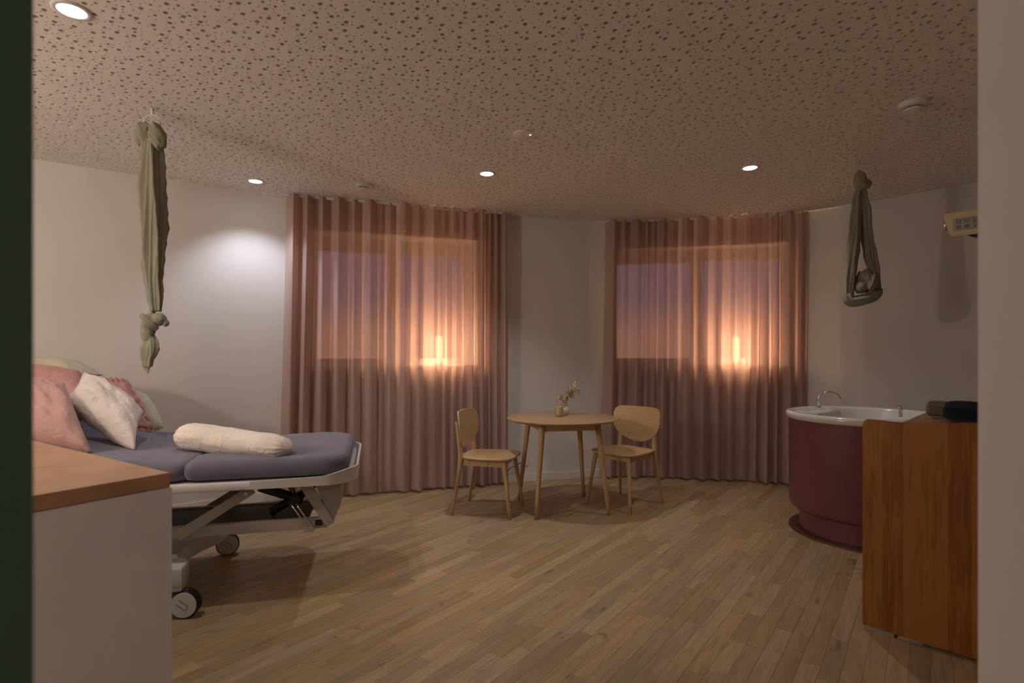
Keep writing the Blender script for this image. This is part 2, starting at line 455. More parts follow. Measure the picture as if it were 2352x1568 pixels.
for i in range(-8, 9):
    for j in range(-1, 11):
        x, y = i*T, .7+j*T
        pts = [(x+T*a, y+T*b) for a in (0, .5, 1) for b in (0, .5, 1)]
        if any(inside(p, ROOM) for p in pts): cells.append((x, y))
nvt = len(tv); allv = np.concatenate([TV+np.array((x, y, H)) for x, y in cells])
sizes = [len(f) for f in tris]; flat = np.array([i for f in tris for i in f])
me = bpy.data.meshes.new('ceiling'); me.vertices.add(len(allv)); me.vertices.foreach_set('co', allv.ravel())
loops = np.concatenate([flat+k*nvt for k in range(len(cells))]); me.loops.add(len(loops)); me.loops.foreach_set('vertex_index', loops)
ls = np.array(sizes*len(cells)); st = np.concatenate([[0], np.cumsum(ls)[:-1]])
me.polygons.add(len(ls)); me.polygons.foreach_set('loop_start', st); me.polygons.foreach_set('loop_total', ls); me.update(calc_edges=True); me.validate(); me.shade_flat()
ceil = struct(link('ceiling', me, M['ceil']))
mesh_obj('felt_backing', bx(-4.6, 4.6, .6, 6.4, H+.0142, H+.06), M['felt'], ceil)

# ------------------------------------------------------------------ walls
WIN = [(s_at_x(-1.80), s_at_x(-.33)), (s_at_x(1.08), s_at_x(2.70))]
Z0, Z1, WT, TOP = 1.145, 2.355, .34, H+.02
def wall_back():
    bm = bmesh.new(); N = 180; ss = sorted(set([ARC[-1]*k/N for k in range(N+1)]+[s for w_ in WIN for s in w_]))
    def quad(a, b, o1, o2, za, zb):
        p, q = wpt(a, o1), wpt(b, o2)
        bm.faces.new([bm.verts.new(v_) for v_ in ((p.x, p.y, za), (q.x, q.y, za), (q.x, q.y, zb), (p.x, p.y, zb))])
    def flatq(a, b, z):
        p, q, r, t = wpt(a), wpt(b), wpt(b, -WT), wpt(a, -WT)
        bm.faces.new([bm.verts.new((v_.x, v_.y, z)) for v_ in (p, q, r, t)])
    for a, b in zip(ss, ss[1:]):
        m = (a+b)/2; inw = any(w0 < m < w1 for w0, w1 in WIN)
        for off in (0, -WT):
            for za, zb in ([(-.1, Z0), (Z1, TOP)] if inw else [(-.1, TOP)]): quad(a, b, off, off, za, zb)
        flatq(a, b, TOP)
        if inw: flatq(a, b, Z0); flatq(a, b, Z1)
    for w0, w1 in WIN:
        for s in (w0, w1): quad(s, s, 0, -WT, Z0, Z1)
    for s in (0, ARC[-1]): quad(s, s, 0, -WT, -.1, TOP)
    bmesh.ops.remove_doubles(bm, verts=bm.verts, dist=1e-4)
    return struct(mesh_obj('wall_back', bm, M['wall'], auto=40))
wall_back()
def prism(bm, pts, z0, z1):
    a = [bm.verts.new((p[0], p[1], z0)) for p in pts]; b = [bm.verts.new((p[0], p[1], z1)) for p in pts]; n = len(pts)
    bm.faces.new(a[::-1]); bm.faces.new(b)
    for i in range(n): bm.faces.new((a[i], a[(i+1) % n], b[(i+1) % n], b[i]))
    return bm
def swall(name, pts, z0=-.1, z1=TOP, mat='wall'): return struct(mesh_obj(name, prism(bmesh.new(), pts, z0, z1), M[mat]))
swall('wall_left', [(-4.15, .7), (-4.0, .7), (-4.0, 3.5), (-4.15, 3.5)])
e = Q_*.0
rw_a = RW0; rw_b = RW1+Q_*.0
swall('wall_right', [(RW0.x, RW0.y), (4.02, RW1.y), (4.02, wpt(ARC[-1]).y+.05), (4.2, wpt(ARC[-1]).y+.05), (4.2, RW1.y-.05), (RW0.x+.2, RW0.y)])
bm = bmesh.new(); box(bm, -4.15, -.76, .45, .85, -.1, TOP); box(bm, .722, RW0.x+.25, .45, .85, -.1, TOP); box(bm, -.76, .722, .45, .85, 2.12, TOP)
struct(mesh_obj('wall_front', bm, M['wall']))
bm = bmesh.new(); box(bm, -1.75, -1.6, -2.2, .45, -.1, 2.6); box(bm, 1.6, 1.75, -2.2, .45, -.1, 2.6); box(bm, -1.75, 1.75, -2.3, -2.2, -.1, 2.6); box(bm, -1.75, 1.75, -2.3, .45, 2.55, 2.65)
struct(mesh_obj('wall_hall', bm, M['wall']))
# green door standing open at the left of the doorway
bm = bx(-.435, -.392, -.46, .45, .008, 2.06, bev=.002); door = struct(mesh_obj('door_1', bm, M['green']))
mesh_obj('door_frame', bx(-.758, -.437, .405, .449, 0.002, 2.10), M['green'], door)
bm = bmesh.new(); tube(bm, [(-.392, -.36, 1.05), (-.345, -.36, 1.05), (-.34, -.25, 1.05)], .010, 10); mesh_obj('door_handle', bm, M['chrome'], door, smooth=True)
# baseboard along the curved wall
def strip(name, s0, s1, o0, o1, z0, z1, mat, n=80):
    bm = bmesh.new(); rs = []
    for k in range(n+1):
        s = s0+(s1-s0)*k/n; a, b = wpt(s, o0), wpt(s, o1)
        rs.append([(a.x, a.y, z0), (b.x, b.y, z0), (b.x, b.y, z1), (a.x, a.y, z1)])
    rings(bm, rs); return mesh_obj(name, bm, M[mat])
struct(strip('baseboard_back', .02, ARC[-1]-.02, -.002, .014, .001, .075, 'white'))
# ------------------------------------------------------------------ windows
for i, (w0, w1) in enumerate(WIN):
    a, b = wpt(w0, -.28), wpt(w1, -.28); L = (b-a).length; d = (b-a)/L; ang = math.atan2(d.y, d.x)
    MM = Matrix.Translation((a.x, a.y, 0)) @ Matrix.Rotation(ang, 4, 'Z')
    bm = bmesh.new(); fw = .07
    box(bm, -.05, L+.05, -.035, .035, Z0, Z0+fw, MM); box(bm, -.05, L+.05, -.035, .035, Z1-fw-.06, Z1, MM)
    for xc in (fw/2-.01, L/2, L-fw/2+.01): box(bm, xc-fw/2-.02, xc+fw/2+.02, -.035, .035, Z0+fw, Z1-fw-.06, MM)
    fr = struct(mesh_obj('window_%d' % (i+1), bm, M['frame']))
    for xa, xb in ((.08, L/2-.05), (L/2+.05, L-.08)):
        mesh_obj('pane', bx(xa, xb, -.004, .004, Z0+fw-.005, Z1-fw-.055, MM), M['glass'], fr)
    bm = bmesh.new(); box(bm, L/2-.05, L/2-.02, -.07, -.03, 1.62, 1.68, MM); box(bm, L/2-.045, L/2-.025, -.085, -.068, 1.54, 1.68, MM)
    mesh_obj('window_handle', bm, M['white_metal'], fr)
# lamps standing on the two window sills behind the curtains
def sill_lamp(x, y, label, watts):
    t = thing('table_lamp', label, 'lamp', (x, y, Z0), 0, 'glowing lamps behind the curtains')
    bm = lathe(bmesh.new(), [(.05, 0), (.05, .012), (.014, .02), (.012, .035)], 20); mesh_obj('base', bm, M['ceramic'], t, smooth=True)
    mesh_obj('glowing_tube', lathe(bmesh.new(), [(.020, .03), (.032, .04), (.034, .06), (.034, .27), (.030, .285), (.018, .29)], 24), M['bulb'], t, smooth=True)
    for k in range(3): light('sill_lamp_light', 'POINT', (x, y, Z0+.07+.09*k), watts/3, (1, .74, .48), shadow_soft_size=.042)
ws = s_at_x(-.66); p = wpt(ws, -.15); sill_lamp(p.x, p.y, 'small warm glowing lamp behind the left curtain, right end of window sill', 150)
ws = s_at_x(2.27); p = wpt(ws, -.15); sill_lamp(p.x, p.y, 'small warm glowing lamp behind the right curtain, on the window sill by the bathtub side', 150)

# ------------------------------------------------------------------ curtains
def curtain(x0, x1, npl, seed, label, flare=0, edges=(0, 0)):
    r = random.Random(seed); off = .075
    s0, s1 = s_at_x(x0, off), s_at_x(x1, off); L = s1-s0
    cuts = [0]
    for k in range(npl): cuts.append(cuts[-1]+r.uniform(.55, 1.5))
    cuts = [c/cuts[-1] for c in cuts]; amp = [r.uniform(.55, 1.25) for _ in range(npl)]; low = [r.uniform(.1, 1.35) for _ in range(npl)]; ph = [r.uniform(-.5, .5) for _ in range(npl)]
    zt, zb = H-.004, .022; nz = 34; per = 18; nx = npl*per
    bm = bmesh.new(); V = []
    for j in range(nz+1):
        tz = j/nz; z = zt+(zb-zt)*tz; row = []
        for i in range(nx+1):
            k = min(npl-1, i//per); f = (i-k*per)/per; u = cuts[k]+(cuts[k+1]-cuts[k])*f
            A = amp[k]*(1-tz)+low[k]*tz*1.2
            env = sin(pi*f)**.8                                     # each pleat bulges towards the room
            wide = (cuts[k+1]-cuts[k])*npl
            dep = .078*A*env*min(1.3, wide)
            # S shaped overlap: fabric folds sideways under the next pleat
            sh = (.012*(1-.4*tz))*sin(2*pi*f+ph[k]*2*tz)/L*min(1.2, wide)
            back = -.030*(abs(cos(pi*f))**6)*(.6+.4*A)
            nz_ = noise.noise(Vector((u*9+seed, tz*2.2, 0)))*.012*tz+noise.noise(Vector((u*34, tz*3, seed)))*.006*tz
            sl = noise.noise(Vector((u*5+seed*3, tz*1.4, 5)))*.014*tz
            s = s0+(u+sh)*L+sl-flare*tz**1.3*(1-u)**3+edges[1]*tz*u**3
            p = wpt(s, off+dep+back+nz_); hem = .006*sin(2*pi*f)*tz
            row.append(bm.verts.new((p.x, p.y, z+(hem if j == nz else 0))))
        V.append(row)
    for a, b in zip(V, V[1:]):
        for i in range(nx): bm.faces.new((a[i], a[i+1], b[i+1], b[i]))
    t = thing('curtain', label, 'curtain', (0, 0, 0))
    c = wpt((s0+s1)/2, off); t.location = (c.x, c.y, 0); off_m = Matrix.Translation((-c.x, -c.y, 0))
    bmesh.ops.transform(bm, matrix=off_m, verts=bm.verts)
    mesh_obj('fabric', bm, M['curtain'], t, smooth=True)
    bm = bmesh.new(); rs = []
    for k in range(61):
        s = s0-.01+(L+.02)*k/60; a, b = wpt(s, off-.012), wpt(s, off+.030); rs.append([(q.x-c.x, q.y-c.y, z) for q, z in ((a, H-.016), (b, H-.016), (b, H-.001), (a, H-.001))])
    rings(bm, rs); mesh_obj('curtain_rail', bm, M['white'], t)
    return t
curtain(-1.93, -.045, 19, 5, 'long dusty pink pleated curtain left of the bare wall strip, behind the bed end', flare=.06)
curtain(.96, 2.80, 17, 12, 'long dusty pink pleated curtain on the curved wall beside the bathtub', flare=.05, edges=(0, -.02))

# ------------------------------------------------------------------ ceiling fittings
def downlight(x, y, label):
    t = thing('downlight', label, 'downlight', (x, y, H), 0, 'round recessed ceiling downlights')
    bm = lathe(bmesh.new(), [(.047, -.001), (.050, -.006), (.066, -.004), (.068, -.0005), (.062, -.0002)], 40, caps=(False, False)); mesh_obj('trim_ring', bm, M['white'], t, smooth=True)
    bm = lathe(bmesh.new(), [(.0485, -.0008), (.0465, -.0045), (.001, -.0045)], 40, caps=(False, True)); mesh_obj('diffuser', bm, M['downlens'], t)
    return t
downlight(DOWN[0][0], DOWN[0][1], 'large lit round downlight at the upper left corner of the photo')
downlight(DOWN[1][0], DOWN[1][1], 'lit round downlight left of the left curtain, above the light patch on the wall')
downlight(DOWN[2][0], DOWN[2][1], 'lit round downlight near the right end of the left curtain')
downlight(DOWN[3][0], DOWN[3][1], 'lit round downlight above the right curtain')
def detector(x, y, r, label):
    t = thing('smoke_detector', label, 'smoke detector', (x, y, H))
    bm = lathe(bmesh.new(), [(r, -.0005), (r, -.012), (r*.90, -.026), (r*.72, -.030)], 36, caps=(True, True)); mesh_obj('housing', bm, M['white'], t, auto=35)
    bm = lathe(bmesh.new(), [(r*.60, -.0295), (r*.60, -.036)], 36); mesh_obj('vent_gap', bm, M['dark'], t)
    bm = lathe(bmesh.new(), [(r*.66, -.036), (r*.62, -.044), (r*.45, -.050), (r*.001, -.052)], 36); mesh_obj('cap', bm, M['white'], t, auto=35)
detector(-1.19, 4.40, .062, 'white round smoke detector on the ceiling in front of the left curtain')
detector(2.18, 2.98, .072, 'white round smoke detector on the dark ceiling at upper right')
t = thing('ceiling_cover', 'flat round white cover plate with a tiny bright glint in the middle of the ceiling', 'ceiling cover', (.07, 3.40, H))
bm = lathe(bmesh.new(), [(.063, -.0004), (.062, -.006), (.045, -.011), (.001, -.012)], 40); mesh_obj('plate', bm, M['ceil'], t, auto=40)
bm = bmesh.new(); bmesh.ops.create_uvsphere(bm, u_segments=10, v_segments=6, radius=.003, matrix=Matrix.Translation((.043, -.01, -.012))); mesh_obj('glint_bead', bm, M['downlens'], t)  # glowing bead stands in for a small lamp reflection on the plate
bm = lathe(bmesh.new(), [(.004, -.0118), (.003, -.014)], 10); mesh_obj('sensor', bm, M['ink'], t)

# ------------------------------------------------------------------ dining table and chairs
def leg_bm(top, bot, r0, r1, n=16, mid=None):
    bm = bmesh.new(); a, b = Vector(top), Vector(bot); pts = [a.lerp(b, k/6) for k in range(7)]
    def rad(k):
        t = k/6; return r0*(1-t)+r1*t
    rs = []
    for k, p in enumerate(pts): rs.append([(p.x+rad(k)*cos(2*pi*i/n), p.y+rad(k)*sin(2*pi*i/n), p.z) for i in range(n)])
    rings(bm, rs); return bm
tb = thing('dining_table', 'round pale oak table with four splayed legs between two chairs', 'table', (.41, 4.52, 0), R(12))
bm = lathe(bmesh.new(), [(.36, .712), (.425, .716), (.452, .730), (.453, .735), (.448, .738)], 72); mesh_obj('table_top', bm, M['oaktop'], tb, auto=40)
for sx in (-1, 1):
    for sy in (-1, 1):
        mesh_obj('leg', leg_bm((sx*.225, sy*.225, .715), (sx*.293, sy*.293, .004), .024, .0145), M['oakleg'], tb, smooth=True).location = (0, 0, 0)
        bm = lathe(bmesh.new(), [(.012, 0), (.012, .004)], 12, (sx*.293, sy*.293, 0)); mesh_obj('foot_pad', bm, M['dark'], tb)
for k in range(4):
    Rm = Matrix.Rotation(k*pi/2, 4, 'Z'); mesh_obj('apron', bx(-.205, .205, .214, .234, .655, .712, Rm), M['oak'], tb)

def make_chair(label, loc, rz):
    t = thing('dining_chair', label, 'chair', loc, rz, 'pale oak chairs at the round table')
    # seat: rounded, narrower at the back (front is +x)
    outl = []
    for k in range(48):
        a = 2*pi*k/48; c_, s_ = cos(a), sin(a); ex = 2/4.0
        x = .225*math.copysign(abs(c_)**ex, c_)+.01; y = .225*math.copysign(abs(s_)**ex, s_)
        y *= 1-.12*max(0, (-x+.02)/.22)
        outl.append((x, y))
    bm = bmesh.new(); slab(bm, outl, .438, .455, .006, 3)
    # a shallow dished top
    top = [f for f in bm.faces if len(f.verts) > 8]
    for f in top: bmesh.ops.poke(bm, faces=[f], offset=0)
    mesh_obj('seat', bm, M['oak'], t, auto=40)
    for sy in (-1, 1):
        mesh_obj('leg', leg_bm((.165, sy*.165, .438), (.225, sy*.218, .0), .0185, .0125), M['oakleg'], t, smooth=True)
        path = spline([(-.245, sy*.215, 0), (-.205, sy*.192, .25), (-.185, sy*.178, .44), (-.200, sy*.165, .58), (-.226, sy*.150, .725)], 6)
        n = len(path); rr = [.0125+.0065*sin(pi*min(1, k/(n-1)*.95)) if k/(n-1) > .4 else .0125+.006*k/(n-1)/.4 for k in range(n)]
        bm = bmesh.new(); tube(bm, path, rr, 14); mesh_obj('leg', bm, M['oakleg'], t, smooth=True)
    # rails under the seat with dark bolts
    for sy in (-1, 1):
        rail = mesh_obj('side_rail', bx(-.185, .175, sy*.160-.011, sy*.160+.011, .385, .438), M['oak'], t)
        for xb in (-.11, .04):
            for zb in (.402, .424):
                b2 = lathe(bmesh.new(), [(.0042, 0), (.0042, .003)], 10); bmesh.ops.transform(b2, matrix=Matrix.Translation((xb, sy*.171, zb)) @ Matrix.Rotation(-sy*pi/2, 4, 'X'), verts=b2.verts); mesh_obj('bolt', b2, M['ink'], rail)
    mesh_obj('front_rail', bx(.145, .167, -.15, .15, .390, .438), M['oak'], t)
    mesh_obj('rear_rail', bx(-.185, -.163, -.15, .15, .390, .438), M['oak'], t)
    # curved plywood backrest
    W, z0, z1 = .236, .505, .803; th = .013; ny, nzz = 28, 22
    def halfw(z):
        q = (z-z0)/(z1-z0)
        lowp = min(1, q/.62); w_ = W*(1-(1-lowp)**2.3)**.55 if lowp < 1 else W
        if q > .74: w_ = W-.060*(1-math.sqrt(max(0, 1-((q-.74)/.26)**2)))
        return max(.045, w_)
    bm = bmesh.new(); fr_, bk = [], []
    for j in range(nzz+1):
        q = j/nzz; z = z0+(z1-z0)*q; hw = halfw(z); ra, rb = [], []
        for i in range(ny+1):
            y = -hw+2*hw*i/ny; x = -.222-.10*(z-.60)-.048*(1-(y/W)**2)+.058
            ra.append(bm.verts.new((x+th/2, y, z))); rb.append(bm.verts.new((x-th/2, y, z)))
        fr_.append(ra); bk.append(rb)
    for j in range(nzz):
        for i in range(ny):
            bm.faces.new((fr_[j][i], fr_[j][i+1], fr_[j+1][i+1], fr_[j+1][i])); bm.faces.new((bk[j][i], bk[j+1][i], bk[j+1][i+1], bk[j][i+1]))
        for i in (0, ny): bm.faces.new((fr_[j][i], fr_[j+1][i], bk[j+1][i], bk[j][i]))
    for j in (0, nzz):
        for i in range(ny): bm.faces.new((fr_[j][i], fr_[j][i+1], bk[j][i+1], bk[j][i]))
    mesh_obj('backrest', bm, M['oak'], t, auto=40)
    return t
ch = make_chair('pale oak chair with curved plywood back, left of the round table', (-.182, 4.425, 0), R(-14))
c2 = copy_tree(ch); c2.location = (.945, 4.625, 0); c2.rotation_euler = (0, 0, R(223)); c2['label'] = 'pale oak chair with curved plywood back, right of the round table'

# things on the table
TZ = .738
t = thing('vase', 'small round vase with white belly and beige neck, on the table', 'vase', (.452, 4.70, TZ))
bm = lathe(bmesh.new(), [(.022, 0), (.034, .010), (.042, .032), (.041, .052), (.034, .066)], 32, caps=(True, False)); mesh_obj('body', bm, M['ceramic'], t, smooth=True)
bm = lathe(bmesh.new(), [(.0345, .065), (.023, .084), (.019, .098), (.021, .116), (.036, .130), (.034, .131), (.018, .116), (.014, .095)], 32, caps=(False, True)); mesh_obj('neck', bm, M['clay'], t, smooth=True)
t = thing('dried_bouquet', 'small bunch of dried flowers standing in the vase', 'dried flowers', (.452, 4.70, TZ))
rn = random.Random(5)
bm = bmesh.new()
for k in range(16):
    ex, ey, ez = rn.uniform(.03, .10), rn.uniform(-.04, .04), rn.uniform(.19, .27)
    tube(bm, spline([(rn.uniform(-.008, .008), rn.uniform(-.008, .008), .085), (ex*.25, ey*.3, .14), (ex, ey, ez)], 4), .0009, 5)
o = mesh_obj('stalks', bm, M['stalk'], t); o['kind'] = 'stuff'
def flower(cx, cy, cz, r, n, dirv, name):
    bm = bmesh.new(); dv = Vector(dirv).normalized(); q = dv.to_track_quat('Z', 'Y')
    for k in range(n):
        a = 2*pi*k/n*2.4+rn.random()*.5; sp = .25+.9*(k/n); L = r*rn.uniform(.8, 1.1); w_ = r*.42
        pts = []
        for (u_, v_) in ((0, 0), (.5, -1), (1, -.55), (1.05, 0), (1, .55), (.5, 1)):
            p = Vector((sin(sp)*L*u_*cos(a)-v_*w_*sin(a), sin(sp)*L*u_*sin(a)+v_*w_*cos(a), cos(sp)*L*u_+abs(v_)*.1*L)); pts.append(Vector((cx, cy, cz))+q @ p)
        f = [bm.verts.new(p) for p in pts]; m = bm.verts.new((pts[0]+pts[3])/2+q @ Vector((0, 0, -.1*L)))
        for i in range(6): bm.faces.new((f[i], f[(i+1) % 6], m))
    mesh_obj(name, bm, M['dried'], t)
flower(.066, -.01, .208, .050, 26, (.6, -.2, .7), 'flower_head'); flower(.095, -.01, .192, .034, 18, (.9, -.2, .3), 'flower_head'); flower(-.020, -.02, .142, .040, 20, (-.7, -.3, .5), 'flower_head'); flower(.012, -.02, .148, .028, 14, (.1, -.3, .8), 'flower_head')
bm = bmesh.new()
for k in range(420):
    c = Vector((.052+rn.gauss(0, .016), rn.gauss(0, .015), .178+rn.gauss(0, .020))); 
    bmesh.ops.create_icosphere(bm, subdivisions=1, radius=rn.uniform(.0012, .0028), matrix=Matrix.Translation(c))
o = mesh_obj('seed_heads', bm, M['stalk'], t); o['kind'] = 'stuff'
for (a, b, c) in (((.06, 0, .22), (.078, 0, .255), (.095, 0, .288)), ((.04, -.01, .19), (.046, -.01, .225), (.055, -.01, .255))):
    bm = bmesh.new(); tube(bm, spline([a, b, c], 4), [.001, .003, .005, .006, .006, .006, .005, .003, .001], 8); mesh_obj('grass_plume', bm, M['dried'], t, smooth=True)
t = thing('candle_holder', 'squat speckled silver and gold glass candle holder before the vase', 'candle holder', (.392, 4.575, TZ))
bm = lathe(bmesh.new(), [(.022, 0), (.030, .004), (.036, .020), (.036, .060), (.034, .076), (.036, .080), (.033, .080), (.031, .072), (.033, .055), (.030, .010)], 32, caps=(True, True)); mesh_obj('glass_cup', bm, M['mercury'], t, smooth=True)
bm = bmesh.new(); tube(bm, [(.0345*cos(a), .0345*sin(a), .080) for a in [2*pi*k/32 for k in range(33)]], .0014, 6); mesh_obj('gold_rim', bm, plain('gold_edge', (.62, .50, .18, 1), .3, .9), t, smooth=True)
bm = lathe(bmesh.new(), [(.026, .011), (.026, .035)], 20); mesh_obj('candle', bm, M['ceramic'], t)

# small wall socket with a thin cable behind the left chair
t = thing('wall_socket', 'small white wall socket low on the wall behind the left chair', 'socket', (0, 0, 0))
s_ = s_at_x(.118); p = wpt(s_); d = wp_dir(s_); t.location = (p.x, p.y, .195); t.rotation_euler = (0, 0, math.atan2(d.y, d.x))
mesh_obj('plate', bx(-.04, .04, -.010, 0, -.04, .04, bev=.003), M['white'], t)
bm = lathe(bmesh.new(), [(.02, 0), (.018, .004)], 20); bmesh.ops.transform(bm, matrix=Matrix.Translation((0, -.010, 0)) @ Matrix.Rotation(pi/2, 4, 'X'), verts=bm.verts); mesh_obj('socket_insert', bm, M['keypad'], t)
cb = bmesh.new(); tube(cb, spline([(-.002, -.016, .0), (-.02, -.04, .012), (-.07, -.045, -.012), (-.15, -.03, -.055), (-.20, -.02, -.12), (-.22, -.02, -.19)], 8), .0032, 8)
cab = mesh_obj('power_cable', cb, M['black'], smooth=True); cab.location = t.location; cab.rotation_euler = t.rotation_euler; tag(cab, 'thin black cable running from the wall socket behind the left curtain', 'cable')

# ------------------------------------------------------------------ left cabinet
cA = math.atan2(.545, -.838)
CM = Matrix.Rotation(cA, 4, 'Z')
t = thing('low_cabinet', 'white cabinet with a brown worktop in the left foreground', 'cabinet', (-1.021, 1.634, 0), cA)
# local +x runs away along the wall side (up-left in the photo), local +y towards the doorway
mesh_obj('body', bx(-.008, 1.25, -.004, .60, .06, .857, bev=.002), M['white'], t)
mesh_obj('plinth', bx(.03, 1.22, .04, .57, 0, .06), M['dark'], t)
mesh_obj('worktop', bx(-.002, 1.26, -.002, .62, .858, .900, bev=.003), M['mdf'], t)

# ------------------------------------------------------------------ bed
BU = Vector((.970, .242)).normalized(); BA = math.atan2(BU.y, BU.x)
BN = Vector((-.845, 2.80))
bed = thing('care_bed', 'white adjustable bed on wheels with grey fitted sheet, left side', 'bed', (BN.x, BN.y, 0), BA)
BW = .95
def BL(p):   # world -> bed local
    q = Matrix.Rotation(-BA, 4, 'Z') @ (Vector(p)-Vector((BN.x, BN.y, 0))); return q
def rumple(x, y): return .006*noise.noise(Vector((x*5, y*5, 0)))
def cushion(x0, x1, y0, y1, z0, z1, rad, rr, nx=44, ny=30, fz=None):
    """pillowy mattress section: rounded outline, rounded top edges, softly uneven top"""
    bm = bmesh.new(); outl = roundrect(x0, x1, y0, y1, rad, 8); O = []
    for a, b in zip(outl, outl[1:]+outl[:1]):
        m = max(1, int((Vector(b)-Vector(a)).length/.05)); O += [tuple(Vector(a).lerp(Vector(b), k/m)) for k in range(m)]
    outl = O; n = len(outl); cx, cy = (x0+x1)/2, (y0+y1)/2; rs = []
    def ring(f_in, z): return [((x-cx)*f_in[0]+cx, (y-cy)*f_in[1]+cy, z) for x, y in outl]
    hx, hy = (x1-x0)/2, (y1-y0)/2
    prof = [(.03, z0), (.008, z0+.008), (0, z0+.03)]+[(rr*(1-cos(a)), z1-rr+rr*sin(a)) for a in (0, .4, .8, 1.2, pi/2)]
    for off, z in prof: rs.append(ring((1-off/hx, 1-off/hy), z))
    for k in (.85, .7, .5, .3, .12, .02):
        o0 = 1-rr/hx, 1-rr/hy; rs.append(ring((o0[0]*k, o0[1]*k), z1+.003))
    rings(bm, rs)
    for v in bm.verts:
        t_ = max(0, (v.co.z-z0)/(z1-z0)); v.co.z += t_*(.010*noise.noise(Vector((v.co.x*4, v.co.y*4, 1)))+.005*noise.noise(Vector((v.co.x*13, v.co.y*9, 4))))
        if fz: v.co.z += fz(v.co.x, v.co.y)
    return bm
mesh_obj('mattress_foot', cushion(-.755, .012, -.005, BW+.005, .640, .735, (.05, .13, .13, .05), .04), M['grey_sheet'], bed, smooth=True)
mesh_obj('mattress_seat', cushion(-1.42, -.72, .0, BW, .640, .735, (.05, .09, .09, .05), .04, fz=lambda x, y: .11*max(0, (-x-.82))), M['grey_sheet'], bed, smooth=True)
ang = R(24); hb = Matrix.Translation((-1.38, 0, .705)) @ Matrix.Rotation(ang, 4, 'Y')
bm = cushion(-.72, 0, 0, BW, -.03, .075, .07, .035); bmesh.ops.transform(bm, matrix=hb, verts=bm.verts); mesh_obj('mattress_back', bm, M['grey_sheet'], bed, smooth=True)
bm = bmesh.new(); slab(bm, roundrect(-1.45, .045, -.02, BW+.02, (.03, .16, .16, .03), 8), .592, .632, .008, 2); mesh_obj('bed_frame', bm, M['white_metal'], bed, auto=40)
# raised white edge that wraps the foot end
bm = bmesh.new(); rr_ = roundrect(-.55, .047, -.022, BW+.022, .165, 10); pth = [(-.45, -.022)]+rr_[11:33]+[(-.45, BW+.022)]; rs = []
for k, (x, y) in enumerate(pth):
    a_ = Vector(pth[max(0, k-1)]); b_ = Vector(pth[min(len(pth)-1, k+1)]); d_ = (b_-a_).normalized(); n_ = Vector((d_.y, -d_.x))
    up = .634+.032*max(0, min(1, (x+.16)/.16)); lo = .596
    o_ = Vector((x, y))+n_*.004; i_ = Vector((x, y))-n_*.008
    rs.append([(i_.x, i_.y, lo), (o_.x, o_.y, lo), (o_.x+n_.x*.004, o_.y+n_.y*.004, up), (i_.x+n_.x*.004, i_.y+n_.y*.004, up)])
rings(bm, rs); mesh_obj('foot_rim', bm, M['white_metal'], bed, auto=40)
bm = bx(-.70, 0, .0, BW, -.065, -.04); bmesh.ops.transform(bm, matrix=hb, verts=bm.verts); mesh_obj('back_frame', bm, M['white_metal'], bed)
# lower carriage: two side beams with a dark tray between
for y0 in (.10, .47):
    mesh_obj('side_beam', bx(-1.55, -.10, y0, y0+.035, .345, .400, bev=.004), M['grey_metal'], bed)
mesh_obj('tray', bx(-1.50, -.20, .1355, .4695, .375, .395), M['dark'], bed)
mesh_obj('end_beam', bx(-.13, -.10, .136, .4695, .36, .398), M['grey_metal'], bed)
def flatbar(p, q, w0, w1, th, y):
    """flat bar in the bed's x-z plane from p to q"""
    a, b = Vector((p[0], p[1])), Vector((q[0], q[1])); d = (b-a).normalized(); n = Vector((-d.y, d.x)); bm = bmesh.new()
    pts = [a+n*w0/2, a-n*w0/2, b-n*w1/2, b+n*w1/2]; V = [[bm.verts.new((c.x, yy, c.y)) for c in pts] for yy in (y, y+th)]
    bm.faces.new(V[0]); bm.faces.new(V[1][::-1])
    for i in range(4): bm.faces.new((V[0][i], V[0][(i+1) % 4], V[1][(i+1) % 4], V[1][i]))
    return bm
for y0, th in ((.085, .012), (.51, .012)):
    s1_ = mesh_obj('lift_strut', flatbar((-.46, .57), (-.80, .36), .045, .05, th, y0), M['grey_metal'], bed)
    mesh_obj('bolt', lathe(bmesh.new(), [(.011, 0), (.009, .006)], 16), M['chrome'], s1_)
    s1_.children[0].matrix_local = Matrix.Translation((-.49, y0, .553)) @ Matrix.Rotation(pi/2, 4, 'X')
    s2_ = mesh_obj('lift_strut', flatbar((-.215, .59), (-.085, .365), .055, .045, th, y0), M['grey_metal'], bed)
    mesh_obj('bolt', lathe(bmesh.new(), [(.011, 0), (.009, .006)], 16), M['chrome'], s2_)
    s2_.children[0].matrix_local = Matrix.Translation((-.09, y0, .378)) @ Matrix.Rotation(pi/2, 4, 'X')
bm = bmesh.new(); ys = (.10, .50)
V = [[bm.verts.new(p) for p in ((-.165, y, .59), (-.03, y, .59), (-.035, y, .46), (-.075, y, .37))] for y in ys]
for i in range(4): bm.faces.new((V[0][i], V[0][(i+1) % 4], V[1][(i+1) % 4], V[1][i]))
bm.faces.new(V[0]); bm.faces.new(V[1][::-1]); 
mesh_obj('cross_plate', bm, M['grey_metal'], bed)
bm = bmesh.new(); tube(bm, [(-.44, .16, .565), (-.24, .22, .47)], .024, 12); mesh_obj('actuator', bm, M['black'], bed, auto=40)
bm = bmesh.new(); tube(bm, [(-.12, .24, .575), (-.22, .24, .51)], .010, 10); tube(bm, [(-.22, .24, .51), (-.40, .24, .41)], .022, 12); mesh_obj('actuator', bm, M['black'], bed, auto=40)
bm = bmesh.new(); tube(bm, [(-.305, .10, .60), (-.25, .085, .50)], .004, 8); tube(bm, [(-.290, .10, .60), (-.235, .085, .50)], .004, 8)
